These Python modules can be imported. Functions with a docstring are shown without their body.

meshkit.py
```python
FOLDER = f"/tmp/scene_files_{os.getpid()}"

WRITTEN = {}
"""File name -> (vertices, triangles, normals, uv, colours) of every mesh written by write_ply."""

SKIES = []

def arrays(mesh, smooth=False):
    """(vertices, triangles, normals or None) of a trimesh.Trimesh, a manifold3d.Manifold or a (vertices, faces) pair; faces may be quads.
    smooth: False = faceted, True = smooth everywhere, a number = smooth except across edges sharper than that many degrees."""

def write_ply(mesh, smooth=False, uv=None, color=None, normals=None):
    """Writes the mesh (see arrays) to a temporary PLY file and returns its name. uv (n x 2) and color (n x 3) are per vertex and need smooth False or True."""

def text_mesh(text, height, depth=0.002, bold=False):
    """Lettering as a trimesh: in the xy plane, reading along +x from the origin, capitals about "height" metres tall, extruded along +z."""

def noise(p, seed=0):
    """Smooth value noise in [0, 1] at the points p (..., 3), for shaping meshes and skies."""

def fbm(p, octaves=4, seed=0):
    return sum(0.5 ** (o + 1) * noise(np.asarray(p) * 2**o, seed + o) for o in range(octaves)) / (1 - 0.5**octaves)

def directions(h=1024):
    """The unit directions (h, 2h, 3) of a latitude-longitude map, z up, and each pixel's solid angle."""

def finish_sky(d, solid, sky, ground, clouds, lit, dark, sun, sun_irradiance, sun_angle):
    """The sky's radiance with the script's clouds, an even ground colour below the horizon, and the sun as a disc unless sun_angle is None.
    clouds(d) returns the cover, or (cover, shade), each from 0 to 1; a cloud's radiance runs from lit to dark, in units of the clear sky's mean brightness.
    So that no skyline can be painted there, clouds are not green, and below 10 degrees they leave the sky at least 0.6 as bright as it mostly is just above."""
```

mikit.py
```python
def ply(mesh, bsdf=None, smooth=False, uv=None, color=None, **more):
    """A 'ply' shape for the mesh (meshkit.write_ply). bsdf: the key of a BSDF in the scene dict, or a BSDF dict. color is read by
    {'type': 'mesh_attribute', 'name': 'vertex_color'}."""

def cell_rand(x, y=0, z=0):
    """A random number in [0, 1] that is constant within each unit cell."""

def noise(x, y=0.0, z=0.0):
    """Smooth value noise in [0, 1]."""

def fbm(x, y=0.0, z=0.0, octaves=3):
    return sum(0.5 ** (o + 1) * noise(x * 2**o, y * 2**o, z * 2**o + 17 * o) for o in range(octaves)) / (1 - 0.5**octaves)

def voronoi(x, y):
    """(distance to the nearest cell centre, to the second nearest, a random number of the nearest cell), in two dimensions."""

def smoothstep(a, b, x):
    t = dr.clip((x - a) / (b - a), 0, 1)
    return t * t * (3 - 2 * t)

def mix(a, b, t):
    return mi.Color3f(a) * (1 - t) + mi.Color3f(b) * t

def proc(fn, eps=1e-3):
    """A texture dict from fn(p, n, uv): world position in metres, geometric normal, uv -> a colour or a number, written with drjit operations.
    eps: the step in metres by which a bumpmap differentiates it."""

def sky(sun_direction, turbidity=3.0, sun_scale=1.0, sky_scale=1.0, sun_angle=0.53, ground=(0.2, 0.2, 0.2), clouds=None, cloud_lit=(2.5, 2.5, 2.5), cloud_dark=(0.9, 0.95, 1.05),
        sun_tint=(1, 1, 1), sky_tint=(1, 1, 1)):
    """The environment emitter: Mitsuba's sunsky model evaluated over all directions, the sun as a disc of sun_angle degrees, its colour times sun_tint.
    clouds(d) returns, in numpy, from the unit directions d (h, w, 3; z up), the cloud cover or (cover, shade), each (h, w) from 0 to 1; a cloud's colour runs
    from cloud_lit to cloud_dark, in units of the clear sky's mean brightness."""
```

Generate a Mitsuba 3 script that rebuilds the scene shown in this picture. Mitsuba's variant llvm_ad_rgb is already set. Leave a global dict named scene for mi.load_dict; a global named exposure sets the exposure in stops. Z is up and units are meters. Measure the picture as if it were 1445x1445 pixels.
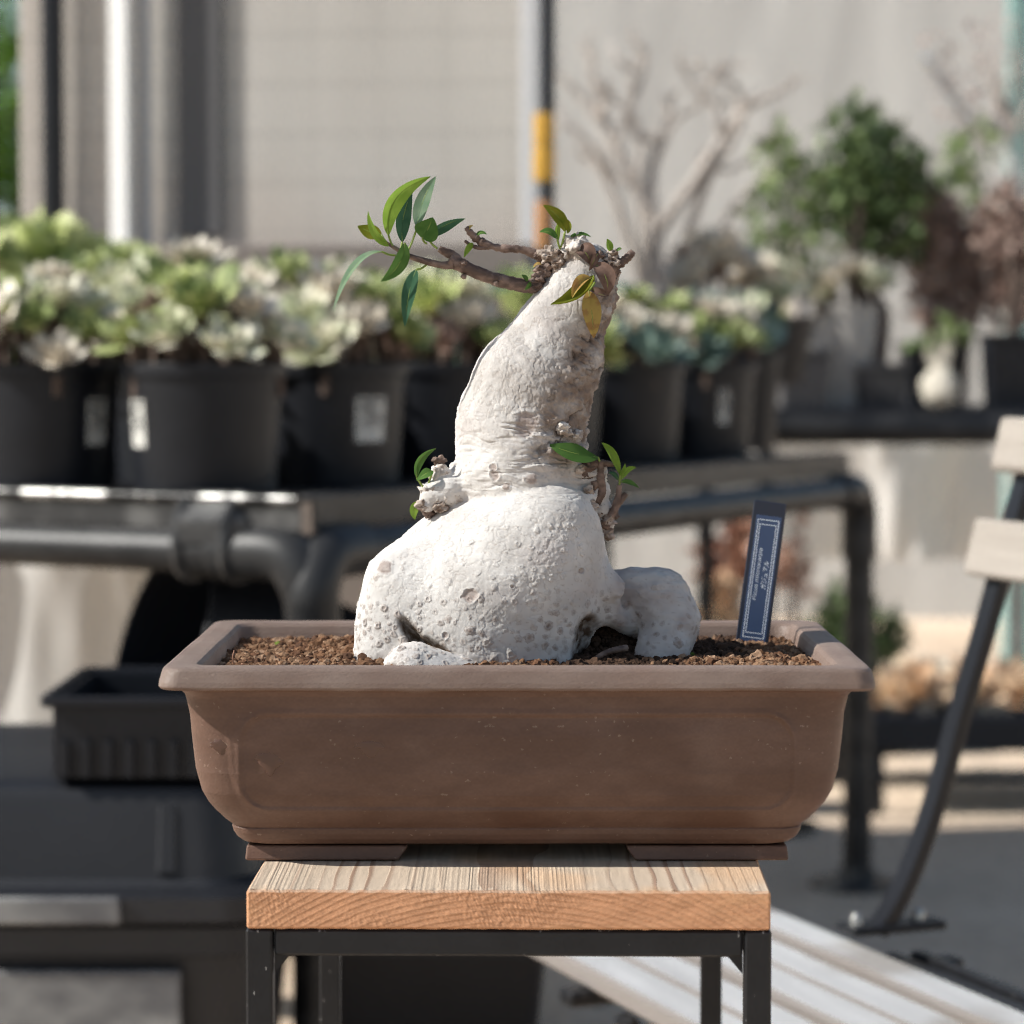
import math, random
import numpy as np, trimesh, drjit as dr, mitsuba as mi, mikit, meshkit
import manifold3d as m3
from scipy.spatial import cKDTree
from mikit import noise, fbm, voronoi, cell_rand, smoothstep, mix

random.seed(7); rng = np.random.default_rng(7)
scene, labels = {}, {}
T4 = mi.ScalarTransform4f

# ------------------------------------------------------------------ camera, sky, exposure
F, HALF, ZE = 3897.0, 722.5, 0.85            # focal length in pixels of the photograph, half its width, eye height in metres
PITCH = math.atan(210.5 / F)
FWD = np.array([0, math.cos(PITCH), -math.sin(PITCH)]); UP = np.array([0, math.sin(PITCH), math.cos(PITCH)])
EYE = np.array([0, 0, ZE])
SUN = (-1.0, -0.21, 0.80)
exposure = 2.2
scene['camera'] = {'type': 'thinlens', 'fov': math.degrees(2 * math.atan(HALF / F)), 'aperture_radius': 0.0062, 'focus_distance': 1.475,
                   'near_clip': 0.05, 'far_clip': 500.0, 'to_world': T4().look_at(origin=EYE.tolist(), target=(EYE + FWD).tolist(), up=[0, 0, 1])}
scene['sky'] = mikit.sky(SUN, turbidity=3, ground=(0.2, 0.19, 0.18), sky_scale=0.85, sun_tint=(0.83, 1.0, 1.32), sky_tint=(1.17, 1.0, 0.86))


def W(px, py, Y):
    """The point at depth Y seen at pixel (px, py) of the photograph: used to measure where things stand."""
    d = FWD + np.array([1.0, 0, 0]) * (px - HALF) / F + UP * (HALF - py) / F
    return EYE + d * (Y / d[1])


def G(px, py, z):
    d = FWD + np.array([1.0, 0, 0]) * (px - HALF) / F + UP * (HALF - py) / F
    return EYE + d * ((z - ZE) / d[2])


# ------------------------------------------------------------------ helpers
used = set()


def numbered(k):
    if k not in used:
        used.add(k); return k
    i = 1
    while f'{k}_{i:03d}' in used: i += 1
    used.add(f'{k}_{i:03d}'); return f'{k}_{i:03d}'


def tag(key, label, category=None, group=None, kind=None):
    labels[key] = {'label': label}
    if category: labels[key]['category'] = category
    if group: labels[key]['group'] = group
    if kind: labels[key]['kind'] = kind
    return key


def thing(name, label, category, group=None):
    return tag(numbered(name), label, category, group)


def add(name, mesh, bsdf, parent=None, smooth=False, color=None, kind=None, label=None, **more):
    key = numbered((parent + '__' if parent else '') + name)
    if isinstance(mesh, list): mesh = join(mesh)
    scene[key] = mikit.ply(mesh, bsdf, smooth=smooth, color=color, **more)
    if kind or label:
        labels[key] = {k: v for k, v in (('label', label), ('kind', kind)) if v}
    return key


def join(ms):
    return trimesh.util.concatenate([m if isinstance(m, trimesh.Trimesh) else trimesh.Trimesh(m[0], m[1], process=False) for m in ms])


def cbox(lo, hi, c=0.001):
    """A box with chamfered edges."""
    lo, hi = np.minimum(lo, hi), np.maximum(lo, hi)
    c = min(c, 0.45 * float((hi - lo).min()))
    pts = []
    for i in range(8):
        s = np.array([(i >> k) & 1 for k in range(3)])
        corner = np.where(s, hi, lo); inward = np.where(s, -1, 1) * c
        for k in range(3):
            p = corner + inward; p[k] = corner[k]; pts.append(p)
    return trimesh.Trimesh(np.array(pts), process=False).convex_hull


def placed(m, origin, ex, ey, ez):
    M = np.eye(4); M[:3, 0], M[:3, 1], M[:3, 2], M[:3, 3] = ex, ey, ez, origin
    m = m.copy(); m.apply_transform(M); return m


def bar(a, b, w, h, c=0.001, side=None):
    """A square-sectioned bar from a to b, w wide along 'side', h the other way."""
    a, b = np.array(a, float), np.array(b, float)
    L = np.linalg.norm(b - a); ez = (b - a) / L
    side = np.array(side if side is not None else ([1, 0, 0] if abs(ez[0]) < 0.9 else [0, 1, 0]), float)
    ex = side - ez * (side @ ez); ex /= np.linalg.norm(ex)
    return placed(cbox([-w / 2, -h / 2, 0], [w / 2, h / 2, L], c), a, ex, np.cross(ez, ex), ez)


def spline(p, n):
    p = np.asarray(p, float)
    if len(p) == 2:
        t = np.linspace(0, 1, n)[:, None]; return p[0] * (1 - t) + p[1] * t
    q = np.vstack([2 * p[0] - p[1], p, 2 * p[-1] - p[-2]])
    out = []
    for t in np.linspace(0, len(p) - 1 - 1e-9, n):
        i = int(t); t -= i; a, b, c, d = q[i:i + 4]
        out.append(0.5 * (2 * b + (c - a) * t + (2 * a - 5 * b + 4 * c - d) * t * t + (3 * b - a - 3 * c + d) * t ** 3))
    return np.array(out)


def tube(pts, radii, sides=8, n=None, cap=True):
    pts = np.asarray(pts, float); radii = np.broadcast_to(np.asarray(radii, float), (len(pts),))
    if n:
        k = np.linspace(0, len(pts) - 1, n); radii = np.interp(k, np.arange(len(pts)), radii); pts = spline(pts, n)
    t = np.gradient(pts, axis=0); t /= np.linalg.norm(t, axis=1, keepdims=True) + 1e-12
    a = np.cross(t[0], [0, 0, 1.0] if abs(t[0][2]) < 0.9 else [1.0, 0, 0]); fr = []
    for d in t:
        a = a - d * (a @ d); a /= np.linalg.norm(a); fr.append((a, np.cross(d, a)))
    ang = np.arange(sides) * 2 * np.pi / sides
    v = np.array([p + r * (np.cos(ang)[:, None] * A + np.sin(ang)[:, None] * B) for p, r, (A, B) in zip(pts, radii, fr)]).reshape(-1, 3)
    f = []
    for i in range(len(pts) - 1):
        for j in range(sides):
            k = (j + 1) % sides
            f += [[i * sides + j, i * sides + k, (i + 1) * sides + k], [i * sides + j, (i + 1) * sides + k, (i + 1) * sides + j]]
    if cap:
        v = np.vstack([v, pts[0], pts[-1]]); o = (len(pts) - 1) * sides
        for j in range(sides):
            k = (j + 1) % sides
            f += [[len(v) - 2, k, j], [len(v) - 1, o + j, o + k]]
    return trimesh.Trimesh(v, np.array(f), process=False)


def lathe(profile, n=40, centre=(0, 0, 0)):
    """Revolve (radius, z) pairs about z."""
    p = np.asarray(profile, float); a = np.arange(n) * 2 * np.pi / n
    v = np.stack([np.outer(p[:, 0], np.cos(a)), np.outer(p[:, 0], np.sin(a)), np.repeat(p[:, 1:2], n, 1)], -1).reshape(-1, 3)
    f = []
    for i in range(len(p) - 1):
        for j in range(n):
            k = (j + 1) % n
            f += [[i * n + j, i * n + k, (i + 1) * n + k], [i * n + j, (i + 1) * n + k, (i + 1) * n + j]]
    return trimesh.Trimesh(v + np.array(centre), np.array(f), process=False)


def blob(c, r, seed=0, amp=0.25, sub=3, stretch=(1, 1, 1)):
    m = trimesh.creation.icosphere(subdivisions=sub, radius=1.0)
    v = np.array(m.vertices); k = 1 + amp * 2 * (meshkit.fbm(v * 1.6 + seed * 7.3, 3, seed) - 0.5) + 0.4 * amp * (meshkit.noise(v * 6 + seed, seed) - 0.5)
    return trimesh.Trimesh(np.array(c) + v * k[:, None] * r * np.array(stretch), m.faces, process=False)


def surface_nets(f, lo, hi, h):
    ax = [np.arange(lo[k], hi[k] + h, h, dtype=np.float32) for k in range(3)]
    g = f(*np.meshgrid(*ax, indexing='ij', sparse=True)).astype(np.float32)
    ins = g < 0; n = np.array(g.shape) - 1
    acc = np.zeros((*n, 3), np.float32); cnt = np.zeros(n, np.float32)
    for k in range(3):
        a = [slice(None)] * 3; b = [slice(None)] * 3; a[k] = slice(0, -1); b[k] = slice(1, None)
        ga, gb = g[tuple(a)], g[tuple(b)]; cross = ins[tuple(a)] != ins[tuple(b)]
        t = np.where(cross, ga / np.where(cross, ga - gb, 1), 0).astype(np.float32)
        o = [i for i in range(3) if i != k]
        for p in (0, 1):
            for q in (0, 1):
                s = [slice(0, n[0]), slice(0, n[1]), slice(0, n[2])]
                s[o[0]] = slice(p, p + n[o[0]]); s[o[1]] = slice(q, q + n[o[1]])
                c, tt = cross[tuple(s)], t[tuple(s)]
                cnt += c; acc[..., k] += tt * c; acc[..., o[0]] += p * c; acc[..., o[1]] += q * c
    idx = -np.ones(n, np.int64); on = cnt > 0; idx[on] = np.arange(on.sum())
    v = (np.argwhere(on) + acc[on] / cnt[on][:, None]) * h + np.array(lo)
    F_ = []
    for k in range(3):
        o = [i for i in range(3) if i != k]
        a = [slice(1, -1)] * 3; b = [slice(1, -1)] * 3; a[k] = slice(0, -1); b[k] = slice(1, None)
        A, B = ins[tuple(a)], ins[tuple(b)]
        e = np.argwhere(A != B); flip = A[tuple(e.T)]
        e = e + np.array([0 if i == k else 1 for i in range(3)])
        d1 = np.zeros(3, int); d1[o[0]] = -1; d2 = np.zeros(3, int); d2[o[1]] = -1
        q = np.stack([idx[tuple((e + d).T)] for d in (d1 * 0, d1, d1 + d2, d2)], 1)
        rev = flip if k != 1 else ~flip
        q[~rev] = q[~rev][:, ::-1]
        F_.append(q)
    q = np.vstack(F_); q = q[(q >= 0).all(1)]
    return v, np.vstack([q[:, [0, 1, 2]], q[:, [0, 2, 3]]])


# ------------------------------------------------------------------ materials
def rgb(*c): return {'type': 'rgb', 'value': list(c)}


def principled(color, rough=0.6, **k):
    return {'type': 'principled', 'base_color': rgb(*color) if isinstance(color, (tuple, list)) else color, 'roughness': rough, **k}


def two(b): return {'type': 'twosided', 'b': b}


def bumped(b, fn, scale, eps=2e-4): return {'type': 'bumpmap', 'tex': mikit.proc(fn, eps=eps), 'scale': scale, 'b': b}


def leafmat(color, trans=0.7, rough=0.35):
    return {'type': 'principledthin', 'base_color': mikit.proc(color) if callable(color) else rgb(*color), 'roughness': rough, 'diff_trans': trans, 'spec_trans': 0.0, 'eta': 1.4}


VC = {'type': 'mesh_attribute', 'name': 'vertex_color'}


def M(name, b):
    scene[name] = two(b) if b['type'] not in ('principledthin', 'thindielectric') else b
    return name


M('bark', bumped(principled(VC, 0.75, specular=0.3),
                 lambda p, n, uv: 0.35 * fbm(p.x * 800, p.y * 800, p.z * 500, 2) + 0.65 * smoothstep(0.42, 0.6, fbm(p.x * 240, p.y * 240, p.z * 170, 3)), 0.00026))
M('knob_bark', bumped(principled(mikit.proc(lambda p, n, uv: mix((0.17, 0.115, 0.085), (0.5, 0.42, 0.36), smoothstep(0.3, 0.7, fbm(p.x * 300, p.y * 300, p.z * 300, 3)))), 0.8),
                      lambda p, n, uv: fbm(p.x * 900, p.y * 900, p.z * 900, 3), 0.001))
M('twig_bark', bumped(principled(mikit.proc(lambda p, n, uv: mix((0.10, 0.063, 0.048), (0.24, 0.165, 0.132), smoothstep(0.3, 0.75, fbm(p.x * 240, p.y * 240, p.z * 240, 3)))), 0.65),
                      lambda p, n, uv: fbm(p.x * 1200, p.y * 1200, p.z * 1200, 3), 0.0003))
M('leaf_bright', leafmat(lambda p, n, uv: mix((0.17, 0.29, 0.04), (0.29, 0.43, 0.075), fbm(p.x * 200, p.y * 200, p.z * 200, 2)), 0.9))
M('leaf_green', leafmat(lambda p, n, uv: mix((0.065, 0.15, 0.035), (0.12, 0.225, 0.06), fbm(p.x * 220, p.y * 220, p.z * 220, 2)), 0.6, 0.3))
M('leaf_dark', leafmat(lambda p, n, uv: mix((0.035, 0.095, 0.055), (0.07, 0.15, 0.085), fbm(p.x * 220, p.y * 220, p.z * 220, 2)), 0.4, 0.28))
M('leaf_pale', leafmat(lambda p, n, uv: mix((0.14, 0.25, 0.15), (0.27, 0.36, 0.24), fbm(p.x * 220, p.y * 220, p.z * 220, 2)), 0.6))
M('leaf_olive', leafmat(lambda p, n, uv: mix((0.11, 0.15, 0.015), (0.22, 0.21, 0.03), fbm(p.x * 220, p.y * 220, p.z * 220, 2)), 0.6))
M('leaf_yellow', leafmat(lambda p, n, uv: mix((0.46, 0.33, 0.10), (0.36, 0.21, 0.08), smoothstep(0.4, 0.7, fbm(p.x * 300, p.y * 300, p.z * 300, 3))), 0.6))
M('leaf_brown', leafmat(lambda p, n, uv: mix((0.11, 0.068, 0.052), (0.23, 0.155, 0.125), fbm(p.x * 300, p.y * 300, p.z * 300, 3)), 0.3, 0.6))
M('petiole', principled((0.20, 0.27, 0.05), 0.5))


ZRIM = float(W(722, 943, 1.392)[2])


def clay_color(p, n, uv):
    a = fbm(p.x * 28, p.y * 28, p.z * 55, 4); s = fbm(p.x * 900, p.y * 900, p.z * 900, 2)
    low = smoothstep(0.6, 0.85, fbm(p.x * 14 + 4, p.y * 14, p.z * 40, 3))
    c = mix((0.118, 0.066, 0.047), (0.150, 0.088, 0.065), smoothstep(0.3, 0.7, a))
    c = mix(c, (0.150, 0.080, 0.050), 0.4 * low)
    bloom = smoothstep(0.52, 0.8, fbm(p.x * 40 + 9, p.y * 40, p.z * 26, 4))
    c = mix(c, (0.22, 0.155, 0.125), 0.16 * bloom)
    c = mix(c, (0.085, 0.05, 0.04), 0.22 * smoothstep(0.55, 0.75, fbm(p.x * 22, p.y * 22 + 3, p.z * 70, 3)))
    dust = smoothstep(0.735, 0.80, fbm(p.x * 420, p.y * 420, p.z * 420, 3)) * smoothstep(0.45, 0.65, fbm(p.x * 35, p.y * 35, p.z * 35, 2))
    c = mix(c, (0.30, 0.23, 0.18), 0.45 * dust)
    rim_light = smoothstep(ZRIM - 0.0135, ZRIM - 0.0095, p.z + 0.004 * (fbm(p.x * 60, p.y * 60, p.z * 60, 3) - 0.5))  # sunlight on the rim painted into the clay as a lighter tone
    c = mix(c, (0.27, 0.215, 0.185), rim_light * (0.25 + 0.5 * fbm(p.x * 45, p.y * 45, p.z * 90, 3)))
    return c * (0.9 + 0.2 * s)


M('clay', bumped(principled(mikit.proc(clay_color), 0.5, specular=0.35), lambda p, n, uv: fbm(p.x * 1300, p.y * 1300, p.z * 1300, 2) + 0.8 * fbm(p.x * 90, p.y * 90, p.z * 260, 3), 0.00030))
M('clay_drip', principled((0.105, 0.055, 0.038), 0.35))
M('soil_mat', principled(VC, 0.9, specular=0.15))


def wood_r(p):
    w = 0.004 * (fbm(p.x * 14, p.y * 5, p.z * 14, 3) - 0.5) + 0.0016 * (fbm(p.x * 60, p.y * 18, p.z * 60, 2) - 0.5)
    dx, dz = p.x - 0.002 + 0.02 * (noise(p.y * 6) - 0.5), p.z - 0.385
    return dr.sqrt(dx * dx + dz * dz) + w


def wood_color(p, n, uv):
    r = wood_r(p) / 0.0031
    t = r - dr.floor(r)
    late = smoothstep(0.35, 0.95, t) * (1 - smoothstep(0.96, 1.0, t)) * (0.35 + 0.65 * noise(dr.floor(r) * 3.7))
    topness = smoothstep(0.5, 0.9, n.z)
    gr = fbm(p.x * 500, p.y * 30, p.z * 500, 3)
    end = mix((0.60, 0.315, 0.175), (0.43, 0.20, 0.10), late * 0.55)
    end = mix(end, (0.66, 0.40, 0.21), 0.35 * smoothstep(0.45, 0.7, fbm(p.x * 25, p.y * 25, p.z * 50, 3)))
    top = mix((0.48, 0.385, 0.295), (0.22, 0.115, 0.075), smoothstep(0.45, 0.9, late) * 0.7)
    top = mix(top, (0.55, 0.33, 0.18), 0.5 * smoothstep(0.5, 0.7, fbm(p.x * 18, p.y * 9, 3, 3)))
    c = mix(end, top, topness)
    return c * (0.82 + 0.36 * gr)


def wood_bump(p, n, uv):
    r = wood_r(p) / 0.0031
    t = r - dr.floor(r)
    saw = noise((p.x + p.z * 0.9) * 1400, 2, (p.z - 0.5 * p.x) * 500)
    return 0.25 * smoothstep(0.5, 0.95, t) * (1 - smoothstep(0.96, 1.0, t)) + 0.8 * saw * smoothstep(0.3, 0.65, fbm(p.x * 22, 1, p.z * 22, 2)) + 0.3 * fbm(p.x * 900, p.y * 120, p.z * 900, 2)


M('board_wood', bumped(principled(mikit.proc(wood_color), 0.7, specular=0.2), wood_bump, 0.0007))
M('black_steel', bumped(principled(mikit.proc(lambda p, n, uv: mix(mix((0.006, 0.0064, 0.0078), (0.014, 0.0145, 0.017), fbm(p.x * 60, p.y * 60, p.z * 60, 3)), (0.3, 0.29, 0.28), 0.8 * smoothstep(0.80, 0.84, fbm(p.x * 500, p.y * 500, p.z * 160, 3)))), 0.42, specular=0.35),
                        lambda p, n, uv: fbm(p.x * 800, p.y * 800, p.z * 800, 2), 0.0002))
M('tag_navy', principled((0.016, 0.021, 0.040), 0.35))
M('tag_sticker', principled((0.045, 0.075, 0.155), 0.4))
M('tag_print', principled((0.72, 0.76, 0.82), 0.5))
M('black_plastic', principled(mikit.proc(lambda p, n, uv: mix((0.0042, 0.0052, 0.0080), (0.0085, 0.010, 0.015), fbm(p.x * 25, p.y * 25, p.z * 25, 3))), 0.45, specular=0.35))
M('tub_plastic', principled(mikit.proc(lambda p, n, uv: mix((0.0065, 0.0075, 0.0105), (0.016, 0.0172, 0.022), fbm(p.x * 12, p.y * 12, p.z * 12, 3))), 0.48, specular=0.5))
M('pipe_paint', principled(mikit.proc(lambda p, n, uv: mix((0.010, 0.0105, 0.012), (0.030, 0.030, 0.031), smoothstep(0.35, 0.7, fbm(p.x * 18, p.y * 18, p.z * 30, 3)))), 0.44, specular=0.4))
M('angle_steel', principled(mikit.proc(lambda p, n, uv: mix((0.03, 0.03, 0.031), (0.13, 0.128, 0.124), smoothstep(0.4, 0.75, fbm(p.x * 22, p.y * 22, p.z * 22, 3)))), 0.38))
M('glint_steel', principled(mikit.proc(lambda p, n, uv: mix((0.02, 0.02, 0.02), (0.40, 0.395, 0.38), smoothstep(0.50, 0.60, fbm(p.x * 34, p.y * 34, p.z * 8, 3)))), 0.36, metallic=0.7))  # pale breaks in the colour imitate broken highlights
M('sunlit_plastic', principled(mikit.proc(lambda p, n, uv: mix((0.10, 0.10, 0.105), (0.24, 0.24, 0.235), smoothstep(0.3, 0.7, fbm(p.x * 14, p.y * 14, p.z * 20, 4)))), 0.6))  # pale grey that stands in for sunlight on the dark tub
M('pot_pale', principled((0.42, 0.40, 0.375), 0.6))
M('galvanised', principled((0.42, 0.41, 0.39), 0.35, metallic=0.8))
SLAT = lambda p: mix(mix((0.33, 0.327, 0.325), (0.52, 0.516, 0.515), fbm(p.x * 60 + p.y * 22, p.x * 22, p.z * 60, 4)), (0.25, 0.225, 0.20), 0.8 * smoothstep(0.55, 0.75, fbm(p.x * 9, p.y * 9, p.z * 30, 4)))
SLATB = lambda p, n, uv: fbm((p.x * 0.94 + p.y * 0.34) * 600, 1, p.z * 600, 2)
M('pale_slat_wood', bumped(principled(mikit.proc(lambda p, n, uv: SLAT(p)), 0.7), SLATB, 0.0006))
M('tan_slat_wood', bumped(principled(mikit.proc(lambda p, n, uv: mix((0.27, 0.235, 0.20), (0.42, 0.38, 0.335), fbm(p.x * 70 + p.y * 25, p.x * 22, p.z * 110, 4))), 0.7), SLATB, 0.0006))
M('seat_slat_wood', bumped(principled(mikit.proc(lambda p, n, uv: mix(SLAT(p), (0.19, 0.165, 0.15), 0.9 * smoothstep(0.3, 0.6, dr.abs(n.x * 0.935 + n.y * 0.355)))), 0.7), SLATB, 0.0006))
M('sticker_white', principled((0.60, 0.59, 0.55), 0.6))
M('print_grey', principled((0.07, 0.07, 0.07), 0.6))
for nm, a, b in (('succ_pale', (0.46, 0.49, 0.31), (0.74, 0.70, 0.58)), ('succ_green', (0.17, 0.22, 0.07), (0.38, 0.42, 0.18)), ('succ_lime', (0.30, 0.36, 0.11), (0.55, 0.57, 0.27)),
                 ('succ_cream', (0.50, 0.44, 0.35), (0.74, 0.68, 0.58)), ('succ_brown', (0.13, 0.075, 0.055), (0.36, 0.25, 0.20)), ('succ_blue', (0.10, 0.16, 0.13), (0.26, 0.35, 0.30)),
                 ('succ_orange', (0.50, 0.30, 0.17), (0.72, 0.58, 0.42)), ('bush_leaf', (0.045, 0.08, 0.024), (0.15, 0.21, 0.08)), ('bush_light', (0.09, 0.15, 0.04), (0.24, 0.30, 0.12)),
                 ('rust_leaf', (0.21, 0.135, 0.11), (0.50, 0.37, 0.315)), ('far_leaf', (0.05, 0.12, 0.015), (0.15, 0.30, 0.03)), ('red_leaf', (0.24, 0.09, 0.055), (0.44, 0.25, 0.17))):
    M(nm, principled(mikit.proc(lambda p, n, uv, a=a, b=b: mix(a, b, smoothstep(0.3, 0.7, fbm(p.x * 45, p.y * 45, p.z * 45, 2)))), 0.5, specular=0.3))
M('twig_grey', principled((0.36, 0.27, 0.24), 0.8))
M('grey_bark', principled(mikit.proc(lambda p, n, uv: mix((0.34, 0.29, 0.255), (0.60, 0.55, 0.50), fbm(p.x * 30, p.y * 30, p.z * 30, 3))), 0.8))
M('dark_bark', principled((0.10, 0.07, 0.055), 0.85))
M('pale_caudex', principled((0.62, 0.57, 0.48), 0.7))


def ground_color(p, n, uv):
    a = fbm(p.x * 1.3, p.y * 1.3, 0, 4); s = fbm(p.x * 60, p.y * 60, 0, 3)
    return mix((0.50, 0.385, 0.285), (0.64, 0.51, 0.39), smoothstep(0.3, 0.7, a)) * (0.8 + 0.4 * s)


M('concrete', bumped(principled(mikit.proc(ground_color), 0.9, specular=0.2), lambda p, n, uv: fbm(p.x * 90, p.y * 90, 0, 3), 0.004, 1e-3))


def screen_color(p, n, uv):
    gx, gz = p.x / 0.0105, p.z / 0.0105
    lx = dr.abs(gx - dr.floor(gx) - 0.5); lz = dr.abs(gz - dr.floor(gz) - 0.5)
    line = dr.maximum(smoothstep(0.36, 0.5, lx), smoothstep(0.36, 0.5, lz))
    seam = smoothstep(0.46, 0.5, dr.abs(p.z / 0.082 + 0.03 * noise(p.x * 3) - dr.floor(p.z / 0.082 + 0.03 * noise(p.x * 3)) - 0.5))
    c = mix((0.57, 0.54, 0.50), (0.66, 0.63, 0.59), fbm(p.x * 5, p.y, p.z * 3, 3))
    c = mix(c, (0.56, 0.46, 0.39), 0.3 * smoothstep(0.45, 0.7, fbm(p.x * 2.3 + 5, 1, p.z * 2.3, 2)))
    vs = p.x / 0.11
    seam2 = smoothstep(0.46, 0.5, dr.abs(vs - dr.floor(vs) - 0.5))
    return c * mi.Color3f(0.93, 0.92, 0.91) * (1 - 0.30 * line - 0.24 * seam) * (1 - 0.12 * seam2)


M('screen_cloth', principled(mikit.proc(screen_color), 0.85, specular=0.2))
M('sheet_grey', principled(mikit.proc(lambda p, n, uv: mix((0.47, 0.46, 0.44), (0.55, 0.54, 0.515), fbm(p.x * 2, p.y * 2, p.z * 2, 3))), 0.7, specular=0.3))
M('tarp_white', principled(mikit.proc(lambda p, n, uv: mix((0.55, 0.54, 0.52), (0.72, 0.70, 0.67), fbm(p.x * 5, p.y * 5, p.z * 2, 3))), 0.6))
M('shadow_grey', principled((0.115, 0.112, 0.115), 0.7))  # dark grey for the post shadow painted on the screen
M('post_white', principled((0.80, 0.79, 0.77), 0.5))
M('post_grey', principled((0.50, 0.50, 0.51), 0.5))
M('post_black', principled(mikit.proc(lambda p, n, uv: mix((0.006, 0.006, 0.008), (0.016, 0.017, 0.021), fbm(p.x * 20, p.y * 20, p.z * 9, 2))), 0.35, specular=0.35))
M('sleeve_yellow', principled((0.60, 0.33, 0.04), 0.45))
M('sleeve_orange', principled((0.45, 0.22, 0.09), 0.55))
M('post_teal', principled((0.22, 0.36, 0.34), 0.6))
M('ledge_brown', principled((0.23, 0.195, 0.175), 0.8))
M('perlite', principled((0.6, 0.6, 0.58), 0.8))

# ------------------------------------------------------------------ setting: ground, walls, posts
gv = np.array([[-120, -60, 0], [120, -60, 0], [120, 260, 0], [-120, 260, 0.0]])
add('ground', (gv, np.array([[0, 1, 2, 3]])), 'concrete', kind='structure')
labels['ground'] = {'label': 'brown grey concrete yard floor under the tables and bench', 'kind': 'structure'}


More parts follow.
